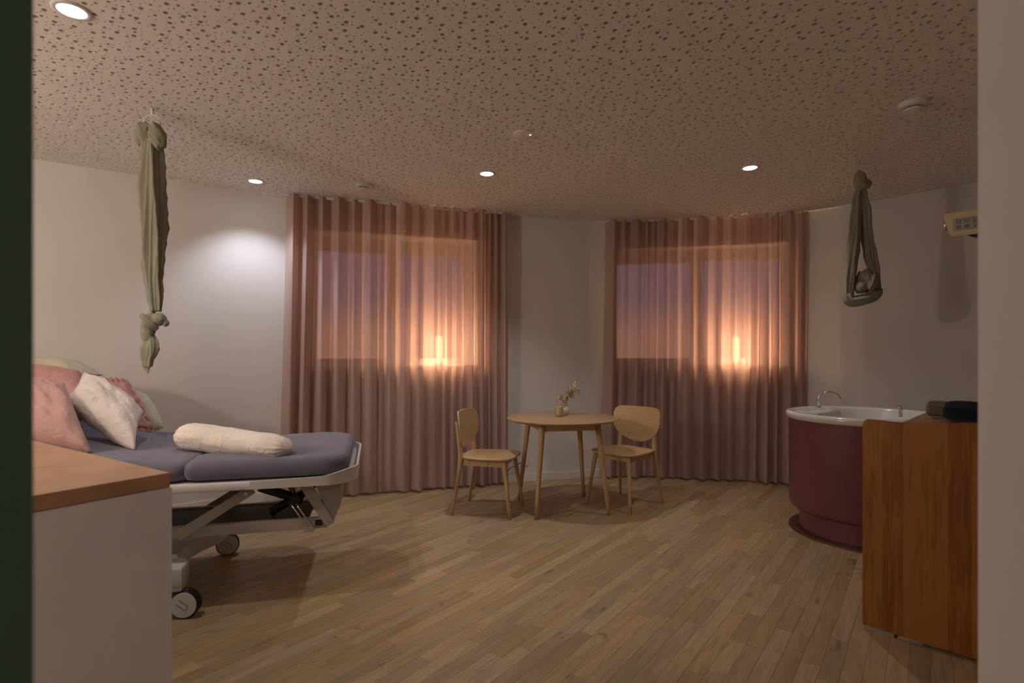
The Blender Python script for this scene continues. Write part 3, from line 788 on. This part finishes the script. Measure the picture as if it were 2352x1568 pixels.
box(bm, -.285, -.240, .075, .090, .475, .52, Matrix.Translation((-.262, .08, .497)) @ Matrix.Rotation(R(30), 4, 'Y') @ Matrix.Translation((.262, -.08, -.497)))
mesh_obj('spring_head', bm, M['black'], bed)
bm = bmesh.new()
for dx in (-.012, .012): tube(bm, [(-.262+dx, .078, .485), (-.18+dx, .078, .352)], .0045, 8)
mesh_obj('gas_spring', bm, M['chrome'], bed, smooth=True)
bm = bmesh.new(); box(bm, -.215, -.165, .072, .10, .335, .365, bev=.005); mesh_obj('spring_mount', bm, M['grey_metal'], bed)
bm = bx(-.160, -.125, .094, .101, .362, .392); mesh_obj('name_plate', bm, M['black'], bed)
bm = bmesh.new(); tube(bm, spline([(-.30, .35, .60), (-.24, .33, .565), (-.16, .34, .57), (-.10, .36, .60)], 6), .003, 6); mesh_obj('cable', bm, M['black'], bed, smooth=True)
# white base shell with an arched edge, on casters
bm = bmesh.new(); zt = .335; arc = []
outer = [(-.745, -.03), (-.74, .06), (-.75, .085), (-.76, .105), (-.81, .14)]+[(-.835+.105*((k-3)/12)**2, .20+(.60-.20)*k/15) for k in range(0, 16)]+[(-.72, .68), (-.72, BW-.06)]
poly = outer+[(-1.75, BW-.06), (-1.75, -.03)]
bm = bmesh.new(); O_ = [(x, y) for x, y in poly]
slab(bm, O_[::-1] if False else O_, .150, .245, .012, 3)
mesh_obj('base_shell', bm, M['white_metal'], bed, auto=50)
mesh_obj('lift_column', bx(-1.30, -1.02, .15, .46, .244, .60, bev=.01), M['white_metal'], bed)
for yy in (.005, BW-.13):
    mesh_obj('base_foot', bx(-.82, -.75, yy-.02, yy+.07, .128, .152, bev=.006), M['white_metal'], bed)
def caster(x, y, side, turn):
    c_ = bmesh.new(); rt = .066
    M0 = Matrix.Translation((x, y, rt)) @ Matrix.Rotation(turn, 4, 'Z') @ Matrix.Rotation(pi/2, 4, 'X')
    lathe(c_, [(.052, -.028), (.062, -.026), (rt, -.020), (rt, -.008), (.056, -.004), (.056, .004), (rt, .008), (rt, .020), (.062, .026), (.052, .028)], 36)
    bmesh.ops.transform(c_, matrix=M0, verts=c_.verts); tire = mesh_obj('caster', c_, M['black'], bed, auto=40)
    for s in (-1, 1):
        c_ = lathe(bmesh.new(), [(.0595, s*.026), (.058, s*.031), (.02, s*.033), (.001, s*.033)], 36); bmesh.ops.transform(c_, matrix=M0, verts=c_.verts); mesh_obj('wheel_cover', c_, M['white_metal'], tire, auto=30)
        c_ = bmesh.new(); U_ = [(-.03, .012, s*.0335), (.018, .012, s*.0335), (.029, 0, s*.0335), (.018, -.012, s*.0335), (-.03, -.012, s*.0335)]
        tube(c_, U_, .0011, 6); bmesh.ops.transform(c_, matrix=M0 @ Matrix.Rotation(R(-35), 4, 'Z'), verts=c_.verts); mesh_obj('brake_outline', c_, M['ink'], tire)
    c_ = lathe(bmesh.new(), [(.016, .05), (.016, .125), (.022, .129)], 16, (x-.01, y, 0)); mesh_obj('caster_stem', c_, M['grey_metal'], bed, auto=40)
caster(-.735, .0, -1, R(-8)); caster(-.755, BW-.10, 1, R(12)); caster(-1.72, .05, -1, R(10)); caster(-1.72, BW-.12, 1, R(-10))

# ------------------------------------------------------------------ pillows
def pillow(name, corners, T_, mat, label, cat='pillow', group=None, seed=0, rc=0, pinch=.10, wr=.010, nn=30, ruffle=0):
    c00, c10, c11, c01 = [Vector(c) for c in corners]      # bottom-left, bottom-right, top-right, top-left
    ctr = (c00+c10+c11+c01)/4; nrm = (c10-c00).cross(c01-c00).normalized()
    if nrm.y > 0: nrm = -nrm
    bm = bmesh.new(); lay = []
    for sgn in (1, -1):
        g = []
        for j in range(nn+1):
            row = []
            for i in range(nn+1):
                u, v_ = i/nn, j/nn; a, b = 2*u-1, 2*v_-1
                uu = u+(-a)*0+pinch*(.5-u)*(1-abs(b)**2)*abs(a)*1.0*(1 if True else 0); vv = v_+pinch*(.5-v_)*(1-abs(a)**2)*abs(b)
                qa, qb = 2*uu-1, 2*vv-1; qa, qb = qa*(1-rc*qb*qb/2)**.5, qb*(1-rc*qa*qa/2)**.5; uu, vv = (qa+1)/2, (qb+1)/2
                base = c00*(1-uu)*(1-vv)+c10*uu*(1-vv)+c11*uu*vv+c01*(1-uu)*vv
                th = T_*(max(0, (1-abs(a)**2.6))*max(0, (1-abs(b)**2.6)))**.5
                edge = 1-max(abs(a), abs(b))
                cr = noise.noise(Vector((u*5+seed, v_*5, sgn)))*wr*1.2+noise.noise(Vector(((u+v_)*9+seed, (u-v_)*3, sgn*2)))*wr*.8
                cr += abs(noise.noise(Vector((math.atan2(b, a)*4.5, seed, sgn))))*wr*2.0*(max(abs(a), abs(b))**2)*min(1, edge*8)
                row.append(base-ctr+nrm*sgn*(th+cr*min(1, edge*6)))
            g.append(row)
        V = [[bm.verts.new(p) for p in r] for r in g]
        for j in range(nn):
            for i in range(nn): bm.faces.new((V[j][i], V[j][i+1], V[j+1][i+1], V[j+1][i]))
    bmesh.ops.remove_doubles(bm, verts=bm.verts, dist=.0005)
    if ruffle:
        o = mesh_obj('cover', bm, M[mat], None, smooth=True)
        t_ = thing(name, label, cat, ctr, 0, group); o.parent = t_
        bm = bmesh.new(); pr = [c00, c10, c11, c01, c00]; ra, rb = [], []
        for k in range(4):
            for q in range(40):
                p = pr[k].lerp(pr[k+1], q/40); out = (p-ctr).normalized(); ph = (k*40+q)*.9
                ra.append(bm.verts.new(p-ctr-out*.02)); rb.append(bm.verts.new(p-ctr+out*ruffle+nrm*.012*sin(ph)+nrm*.004*sin(ph*2.3)))
        m = len(ra)
        for k in range(m): bm.faces.new((ra[k], ra[(k+1) % m], rb[(k+1) % m], rb[k]))
        mesh_obj('ruffle', bm, M['rose'], t_, smooth=True); return t_
    o = mesh_obj(name, bm, M[mat], None, smooth=True); o.location = ctr; return tag(o, label, cat, group)
G = 'pillows heaped at the head of the bed'
pillow('pillow', [at(20, 1012, 2.60), at(218, 1048, 2.64), at(150, 876, 2.94), at(-10, 868, 2.93)], .085, 'pink', 'pink linen pillow nearest the camera at the left edge of the bed', group=G, seed=1, rc=.15, pinch=.05)
pillow('pillow', [at(146, 912, 2.87), at(312, 1036, 2.80), at(332, 950, 3.10), at(190, 853, 3.22)], .085, 'cream', 'creamy white linen pillow standing on its corner beside the near pink pillow', group=G, seed=5)
pillow('pillow', [at(60, 985, 3.10), at(215, 965, 3.12), at(190, 846, 3.36), at(20, 832, 3.33)], .08, 'rose', 'darker rose pillow behind the near pink pillow, only its top showing', group=G, seed=9, rc=.4, pinch=0)
pillow('pillow', [at(262, 990, 3.30), at(350, 986, 3.36), at(292, 876, 3.54), at(215, 868, 3.46)], .05, 'rose', 'pink pillow with a ruffled edge, behind the creamy white pillow', group=G, seed=13, ruffle=.018)
pillow('cushion', [at(300, 994, 3.50), at(386, 988, 3.55), at(340, 900, 3.68), at(262, 888, 3.64)], .06, 'knit', 'cream ribbed cushion at the back of the heap, nearest the wall', 'cushion', G, seed=17, rc=.6, pinch=0, wr=.003)
# knitted blanket lying along the top of the heap
pts = [at(x, y, d) for x, y, d in ((30, 838, 3.45), (80, 836, 3.45), (125, 836, 3.45), (165, 842, 3.44), (205, 862, 3.42))]
pp = spline(pts, 8); ctr = pts[2]
bm = bmesh.new(); n = len(pp); tube(bm, [p-ctr for p in pp], [.04*(1 if k < n*.7 else max(.25, 1-(k-n*.7)/(n*.3)*.8)) for k in range(n)], 28, ry=.09, fold=lambda i, t_: 1+.07*sin(5*t_+i*.25)+.03*sin(11*t_))
o = mesh_obj('blanket', bm, M['knit'], None, smooth=True); o.location = ctr; tag(o, 'cream knitted blanket draped along the top of the pillow heap', 'blanket')
# bolster on the grey sheet
a, b = at(412, 1000, 3.00), at(668, 1031, 2.83); n = 26; path = [a.lerp(b, k/n) for k in range(n+1)]; rx, ry = [], []
for k in range(n+1):
    q = k/n; e = (1-abs(2*q-1)**7)**.5; w_ = .098*(1-q)+.083*q; h_ = .083*(1-q)+.060*q
    rx.append(max(.004, w_*e)); ry.append(max(.004, h_*e))
def bf(i, t_):
    q = i/n; g = max(0, (q-.72)/.28)+max(0, (.15-q)/.15)*.4
    return 1+.10*g*abs(sin(7*t_+q*3))*1.6+.03*noise.noise(Vector((cos(t_)*2, sin(t_)*2, q*6)))*2+.02*noise.noise(Vector((cos(t_)*5, sin(t_)*5, q*14)))*2
bm = bmesh.new(); ctr = (a+b)/2; rs = []
dxy = (b-a).normalized(); side = Vector((0, 0, 1)).cross(dxy).normalized()
for i, p in enumerate(path):
    rs.append([(p-ctr)+(side*cos(t_)*rx[i]+Vector((0, 0, 1))*(sin(t_)*ry[i]*(1 if sin(t_) > 0 else .92)))*bf(i, t_) for t_ in [2*pi*k/56 for k in range(56)]])
rings(bm, rs); o = mesh_obj('bolster_pillow', bm, M['bolster'], None, smooth=True); o.location = ctr; tag(o, 'long off-white bolster pillow lying on the grey sheet', 'pillow')

# ------------------------------------------------------------------ hanging cloths
def column(tab, z0, z1, n=70, m=64, folds=(5, 9), amp=(.22, .10), depth=.75, tw=1.2, seed=0):
    """gathered cloth column; tab rows (z, x centre, half width) ascending z"""
    bm = bmesh.new(); rs = []
    for j in range(n+1):
        z = z0+(z1-z0)*j/n; cx, hw = lerpt(tab, z); ring = []
        for k in range(m):
            t_ = 2*pi*k/m; ph = tw*(z-z0)+seed
            f = 1-amp[0]*abs(sin(folds[0]*.5*t_+ph))**.6+amp[0]*.5-amp[1]*abs(sin(folds[1]*.5*t_-ph*1.7+1))**.5+amp[1]*.5+.05*noise.noise(Vector((cos(t_)*2, sin(t_)*2, z*5+seed)))
            ring.append((cx+hw*f*cos(t_), hw*depth*f*sin(t_), z))
        rs.append(ring)
    return rings(bm, rs)
k_ = 413.0; zz = lambda y: CAMZ+(HOR-y)/k_; xx = lambda x: (x-349)/k_
t = thing('hanging_cloth', 'long olive green cloth knotted at its lower end, hanging over the bed', 'cloth', (-2.0, 3.05, 0))
row = lambda y, a, b: (zz(y), (xx(a)+xx(b))/2, (b-a)/2/k_)
tab = [row(708, 344, 369), row(690, 338, 370), row(640, 331, 370), row(600, 328, 374), row(540, 324, 377), row(470, 322, 379), row(420, 322, 377), row(360, 325, 373), row(330, 328, 370), row(305, 334, 362)]
mesh_obj('draped_length', column(tab, zz(715), zz(300), 90, 84, (5, 11), (.46, .20), .8, 2.2, 1), M['olive'], t, smooth=True)
def wrap(path, r, ry, mat, name, seed=0, m=36, am=.14, taper=.5):
    bm = bmesh.new(); P = spline(path, 10); n = len(P)
    f = lambda i, a: (1+am*sin(5*a+seed+i*.05)+am*.5*sin(9*a-seed+i*.03))*(taper+(1-taper)*sin(pi*min(1, max(0, (i+.5)/n)))**.4)
    tube(bm, P, r, m, ry=ry, fold=f); return mesh_obj(name, bm, M[mat], t, smooth=True)
q = lambda x, y, d=0: (xx(x), d, zz(y))
# the two lobes looped through the ring
def ball(c, rx_, ry_, rz_, seed, name='knot', tilt=0):
    bm = bmesh.new(); bmesh.ops.create_uvsphere(bm, u_segments=40, v_segments=28, radius=1)
    for v in bm.verts:
        p = v.co.copy(); f = 1-.16*abs(sin(4*p.x+3*p.z+2*noise.noise(p*1.5+Vector((seed, 0, 0)))))**.5+.10*noise.noise(p*2+Vector((seed, 1, 0)))
        v.co = Vector((c[0]+p.x*rx_*f, c[1]+p.y*ry_*f, c[2]+p.z*rz_*f))
    
    if tilt: bmesh.ops.rotate(bm, verts=bm.verts, cent=c, matrix=Matrix.Rotation(tilt, 3, 'Y'))
    return mesh_obj(name, bm, M['olive'], t, smooth=True)
ball(q(331, 308, -.005), .052, .040, .070, 3, 'loop', R(14)); ball(q(366, 316, -.02), .052, .042, .088, 8, 'loop', R(-16)); ball(q(319, 294, .02), .026, .024, .046, 4, 'loop', R(-10))
# lower knot and tail
def wound(tab, z0, z1, n=44, m=56, depth=.8, kk=150, tilt=3.0, am=.07, seed=0):
    bm = bmesh.new(); rs = []
    for j in range(n+1):
        z = z0+(z1-z0)*j/n; cx, hw = lerpt(tab, z); ring = []
        for k in range(m):
            a = 2*pi*k/m; f = 1-am*abs(sin((z*kk+tilt*cos(a+.6))*.5+seed))**.5+am*.5+.05*noise.noise(Vector((cos(a)*2, sin(a)*2, z*20+seed)))
            ring.append((cx+hw*f*cos(a), hw*depth*f*sin(a), z+.012*cos(a)))
        rs.append(ring)
    return rings(bm, rs)
tab = [row(786, 334, 348), row(778, 327, 352), row(765, 323, 355), row(745, 323, 358), row(732, 327, 358), row(722, 333, 356), row(712, 342, 354)]
mesh_obj('knot', wound(tab, zz(786), zz(712)), M['olive'], t, smooth=True)
ball(q(366, 733, -.01), .046, .036, .040, 2); ball(q(380, 741, .0), .018, .020, .024, 5)
wrap([q(333, 724, -.03), q(345, 733, -.045), q(358, 745, -.035), q(362, 756, -.01)], .016, .018, 'olive', 'knot', 6, am=.18)
tab = [row(844, 331, 344), row(840, 326, 349), row(826, 323, 352), row(812, 321, 361), row(800, 320, 364), row(788, 324, 362), row(776, 330, 357), row(765, 333, 352)]
mesh_obj('tail', column(tab, zz(843), zz(765), 40, 72, (5, 9), (.30, .18), .55, 5, 2), M['olive'], t, smooth=True)
tab = [row(857, 338, 342), row(850, 330, 342), row(842, 325, 344), row(834, 325, 346)]
mesh_obj('tail_end', column(tab, zz(857), zz(834), 12, 40, (3, 5), (.2, .1), .4, 5, 3), M['olive'], t, smooth=True)
h = thing('ceiling_hook', 'white ceiling hook with a ring holding the long left cloth', 'hook', (-2.0, 3.05, 0))
bm = bmesh.new(); tube(bm, [(0, 0, H), (0, 0, zz(264))], .009, 12); mesh_obj('rod', bm, M['white_metal'], h, smooth=True)
bm = bmesh.new(); rc = zz(282); tube(bm, [(.045*cos(a), .0, rc+.045*sin(a)) for a in [2*pi*k/40 for k in range(41)]], .0045, 8); mesh_obj('ring', bm, M['white_metal'], h, smooth=True)

k_ = 321.0; xx = lambda x: (x-1969)/k_
t = thing('cloth_sling', 'short olive green cloth tied into a loop with a folded bundle, hanging by the bathtub', 'cloth', (2.47, 3.92, 0))
row = lambda y, a, b: (zz(y), (xx(a)+xx(b))/2, (b-a)/2/k_)
tabL = [row(690, 1944, 1962), row(670, 1937, 1960), row(640, 1937, 1964), row(600, 1941, 1968), row(550, 1947, 1973), row(500, 1952, 1976), row(460, 1957, 1979), row(425, 1966, 1980)]
tabR = [row(680, 2000, 2022), row(650, 2000, 2021), row(620, 1992, 2017), row(580, 1984, 2011), row(550, 1980, 2006), row(510, 1976, 2001), row(480, 1974, 1999), row(450, 1974, 1992), row(425, 1972, 1988)]
mesh_obj('strand', column(tabL, zz(690), zz(425), 60, 56, (5, 9), (.40, .18), .9, 2, 3), M['olive'], t, smooth=True)
mesh_obj('strand', column(tabR, zz(682), zz(425), 60, 56, (5, 9), (.40, .18), .9, 2, 5), M['olive'], t, smooth=True)
tab = [row(440, 1966, 1985), row(430, 1963, 1990), row(415, 1962, 1991), row(402, 1963, 1988), row(395, 1966, 1978), row(391, 1968, 1972)]
mesh_obj('knot', column(tab, zz(440), zz(391), 20, 40, (3, 5), (.12, .06), .9, 6, 2), M['olive'], t, smooth=True)
wrap([q(1966, 425, -.03), q(1975, 430, -.045), q(1987, 428, -.03), q(1990, 415, .0)], .020, .022, 'olive', 'knot', 3)
wrap([q(1944, 676, 0), q(1952, 692, -.01), q(1975, 690, -.03), q(2000, 682, -.02), q(2018, 668, 0)], .034, .040, 'olive', 'sling_bottom', 2, taper=.7)
ball(q(1987, 645, .0), .082, .070, .088, 6, 'bundle'); ball(q(1972, 660, -.02), .05, .05, .05, 9, 'bundle')
wrap([q(1984, 668, -.06), q(1990, 654, -.065), q(1996, 638, -.05), q(1998, 628, -.03)], .026, .018, 'olive', 'bundle', 7, am=.2)
h = thing('ceiling_hook', 'small white ceiling hook holding the cloth loop by the bathtub', 'hook', (2.47, 3.92, 0))
bm = bmesh.new(); tube(bm, [(0, 0, H), (0, 0, zz(402))], .009, 12); mesh_obj('rod', bm, M['white_metal'], h, smooth=True)

# ------------------------------------------------------------------ bathtub
t = thing('bathtub', 'round maroon bathtub with a white rim and taps, at the right', 'bathtub', (2.5, 3.87, 0))
mesh_obj('floor_ring', lathe(bmesh.new(), [(.492, .0005), (.490, .012), (.44, .014)], 96), plain('dark_wood_ring', (.10, .045, .02, 1), .4), t, auto=40)
mesh_obj('plinth', lathe(bmesh.new(), [(.422, .014), (.422, .19)], 96), M['maroon'], t, auto=40)
mesh_obj('shell', lathe(bmesh.new(), [(.44, .150), (.462, .155), (.480, .172), (.488, .20), (.492, .81)], 96, caps=(True, False)), M['maroon'], t, auto=40)
mesh_obj('rim', lathe(bmesh.new(), [(.490, .795), (.503, .797), (.512, .808), (.512, .832), (.505, .842), (.490, .846), (.462, .845), (.450, .838), (.444, .82), (.435, .60), (.30, .40), (.02, .36)], 96, caps=(False, True)), M['acryl'], t, smooth=True)
# moulded seat / tap deck
bm = bmesh.new(); da = R(122); seat = [(.30*cos(da-.55), .30*sin(da-.55))]+[(.452*cos(da+a), .452*sin(da+a)) for a in [-.5+1.0*k/14 for k in range(15)]]+[(.30*cos(da+.55), .30*sin(da+.55))]
slab(bm, seat, .60, .835, .02, 3); mesh_obj('tap_deck', bm, M['acryl'], t, auto=50)
mesh_obj('water', lathe(bmesh.new(), [(.437, .735), (.437, .742)], 64), M['water'], t)
fx, fy = .43*cos(da), .43*sin(da)
def rel(px, py, d): return at(px, py, d)-Vector((2.5, 3.87, 0))
bx_, by_ = rel(1880, 936, 4.22).x, rel(1880, 936, 4.22).y
dx = Vector((.82, -.45, 0)).normalized(); b0 = Vector((bx_, by_, .84))
pth = [b0, b0+Vector((0, 0, .07))]+[b0+Vector((0, 0, .07))+dx*(.072-.072*cos(a))+Vector((0, 0, .055*sin(a))) for a in [pi*k/12 for k in range(1, 12)]]+[b0+dx*.146+Vector((0, 0, .045))]
bm = bmesh.new(); tube(bm, pth, .0095, 14); lathe(bm, [(.018, 0), (.018, .012), (.012, .018)], 20, b0); mesh_obj('faucet', bm, M['chrome'], t, smooth=True)
b1 = rel(2069, 964, 3.62); b1 = Vector((b1.x, b1.y, .842)); d1 = Vector((-.4, .9, 0)).normalized()
bm = bmesh.new(); tube(bm, [b1, b1+Vector((0, 0, .055)), b1+Vector((0, 0, .068))-Vector((.012, 0, 0))], .011, 14); tube(bm, [b1+Vector((0, 0, .066)), b1+Vector((-.03, -.005, .074))], .005, 8); mesh_obj('hand_shower', bm, M['chrome'], t, smooth=True)
bm = lathe(bmesh.new(), [(.016, 0), (.014, .006)], 16, (fx-.17, fy-.09, .846)); 

# ------------------------------------------------------------------ changing table
PA = math.atan2(P_.y, P_.x)
t = thing('changing_table', 'reddish brown cherry wood changing table at the right edge', 'changing table', (PAN.x, PAN.y, 0), PA)
# local x along the side panel (towards the camera), local y away from the camera
bm = bmesh.new(); prof = [(0, .022), (0, .922)]+[(.022*(1-cos(a)), .922+.036*sin(a)) for a in [pi/2*k/6 for k in range(1, 7)]]+[(.06, .957), (.14, .953), (.20, .955), (.30, .965), (.45, .975), (PLEN, .985), (PLEN, .010)]
A_ = [bm.verts.new((x, 0, z)) for x, z in prof]; B_ = [bm.verts.new((x, .022, z)) for x, z in prof]; bm.faces.new(A_); bm.faces.new(B_[::-1])
for i in range(len(prof)):
    j = (i+1) % len(prof); bm.faces.new((A_[i], A_[j], B_[j], B_[i]))
mesh_obj('side_panel', bm, M['cherry'], t)
mesh_obj('top_board', bx(.15, PLEN, .024, .85, .935, .955), M['mdf'], t)
mesh_obj('carcass', bx(.17, PLEN-.005, .024, .83, .10, .934), M['cherry'], t)
mesh_obj('foot', bx(.005, .12, .004, .05, .0, .0215), M['keypad'], t)
mesh_obj('foot', bx(PLEN-.1, PLEN-.01, .004, .05, .0, .012), M['keypad'], t)
mesh_obj('plinth', bx(.22, PLEN-.03, .06, .80, .0, .10), M['dark'], t)
# folded clothes on top
def lump(name, pts, r, ry, mat, label, cat, seed, amp=.10):
    c = sum((Vector(p) for p in pts), Vector())/len(pts); P = spline([Vector(p)-c for p in pts], 8); n = len(P); bm = bmesh.new()
    tube(bm, P, r, 40, ry=ry, fold=lambda i, a: (1+amp*sin(3*a+seed)+amp*.6*sin(7*a+i*.12+seed))*(.35+.65*(1-abs(2*i/(n-1)-1)**6)**.5))
    o = mesh_obj(name, bm, M[mat], None, smooth=True); o.location = c; return tag(o, label, cat, 'clothes on the changing table')
def onpan(u, v, z): p = PAN+P_*u+Q_*v; return (p.x, p.y, z)
lump('folded_towel', [onpan(.19, .34, .993), onpan(.25, .33, .995), onpan(.32, .31, .993)], .036, .042, 'greige', 'grey brown cloth bunched at the left end of the clothes pile on the wooden table', 'cloth', 1)
lump('folded_clothes', [onpan(.27, .22, .998), onpan(.37, .20, 1.003), onpan(.47, .19, .995)], .042, .075, 'navy', 'dark navy garment folded on the wooden table top', 'clothes', 2)
lump('folded_scarf', [onpan(.50, .27, .998), onpan(.58, .24, 1.004), onpan(.68, .22, 1.01)], .037, .06, 'greige', 'grey brown cloth at the right end of the clothes pile, cut by the door jamb', 'cloth', 4)

# ------------------------------------------------------------------ radiant warmer with keypad
WZ = 1.918; WB = Vector((2.04, 2.60))
t = thing('heat_lamp', 'ivory wall heater with a numbered grey keypad above the changing table', 'heater', (WB.x, WB.y, WZ), PA)
wl = ((RW-WB).dot(P_))-.004
bm = bmesh.new(); hgt = .112; dp = .13
V0 = [(0, 0), (.028, -hgt), (wl, -hgt), (wl, 0)]
A_ = [bm.verts.new((x, 0, z)) for x, z in V0]; B_ = [bm.verts.new((x+(.02 if k < 2 else 0), dp, z*.8)) for k, (x, z) in enumerate(V0)]
bm.faces.new(A_); bm.faces.new(B_[::-1])
for i in range(4): bm.faces.new((A_[i], A_[(i+1) % 4], B_[(i+1) % 4], B_[i]))
bmesh.ops.bevel(bm, geom=bm.edges[:], offset=.004, segments=2, affect='EDGES'); mesh_obj('housing', bm, M['ivory'], t, auto=40)
tilt = math.atan2(.028, hgt)
kp = mesh_obj('keypad', bx(.040, .26, -.002, .002, -.089, -.029), M['keypad'], t)
def text_mesh(s, size, x, z, name, parent):
    cu = bpy.data.curves.new('txt', 'FONT'); cu.body = s; cu.size = size; cu.align_x = 'CENTER'; cu.align_y = 'CENTER'; cu.extrude = .0003
    o = bpy.data.objects.new('txt', cu); COL.objects.link(o); dg = bpy.context.evaluated_depsgraph_get(); me = bpy.data.meshes.new_from_object(o.evaluated_get(dg))
    me.transform(Matrix.Translation((x, -.0040, z)) @ Matrix.Rotation(pi/2, 4, 'X')); COL.objects.unlink(o); bpy.data.objects.remove(o)
    return link(name, me, M['ink'], parent)
def button(x, z, s):
    bm = bmesh.new(); w_ = .0082
    for a, b, c, d in ((-w_, w_, w_-.0014, w_), (-w_, w_, -w_, -w_+.0014), (-w_, -w_+.0014, -w_, w_), (w_-.0014, w_, -w_, w_)): box(bm, x+a, x+b, -.0034, -.0018, z+c, z+d)
    b_ = mesh_obj('button', bm, M['ink'], kp)
    if s: text_mesh(s, .0105, x, z, 'numeral', b_)
    return b_
for k, s in enumerate('123'): button(.060+k*.030, -.046, s)
b_ = button(.060, -.073, ''); bm = bmesh.new(); tube(bm, [(.060+.004*cos(a), -.004, -.073+.004*sin(a)) for a in [R(-40)+R(260)*k/12 for k in range(13)]], .0007, 6); mesh_obj('symbol', bm, M['ink'], b_)
b_ = button(.090, -.073, ''); bm = bmesh.new(); tube(bm, [(.090+.0045*cos(a), -.004, -.073+.0045*sin(a)) for a in [R(120)+R(300)*k/12 for k in range(13)]], .0007, 6); box(bm, .0895, .0905, -.0045, -.003, -.073, -.066); mesh_obj('symbol', bm, M['ink'], b_)
bm = bmesh.new(); vv = [bm.verts.new(p) for p in ((.114, -.0035, -.078), (.124, -.0035, -.078), (.119, -.0035, -.069))]; bm.faces.new(vv); mesh_obj('symbol', bm, M['ink'], kp)
mesh_obj('print_line', bx(.112, .17, -.0032, -.0018, -.0605, -.0585), M['ink'], kp)
bm = lathe(bmesh.new(), [(.028, 0), (.026, .010), (.014, .014)], 24); bmesh.ops.transform(bm, matrix=Matrix.Translation((.012, .05, -.048)) @ Matrix.Rotation(-pi/2, 4, 'Y'), verts=bm.verts); mesh_obj('end_knob', bm, M['chrome'], t, smooth=True)
bm = bmesh.new(); V0 = [(.085, .03), (wl, .03), (wl, .12), (.13, .12)]
a = [bm.verts.new((x, y, -.108)) for x, y in V0]; b = [bm.verts.new((x+.03, y, -.125)) for x, y in V0]
bm.faces.new(a); bm.faces.new(b[::-1])
for i in range(4): bm.faces.new((a[i], a[(i+1) % 4], b[(i+1) % 4], b[i]))
mesh_obj('reflector', bm, M['dark'], t)
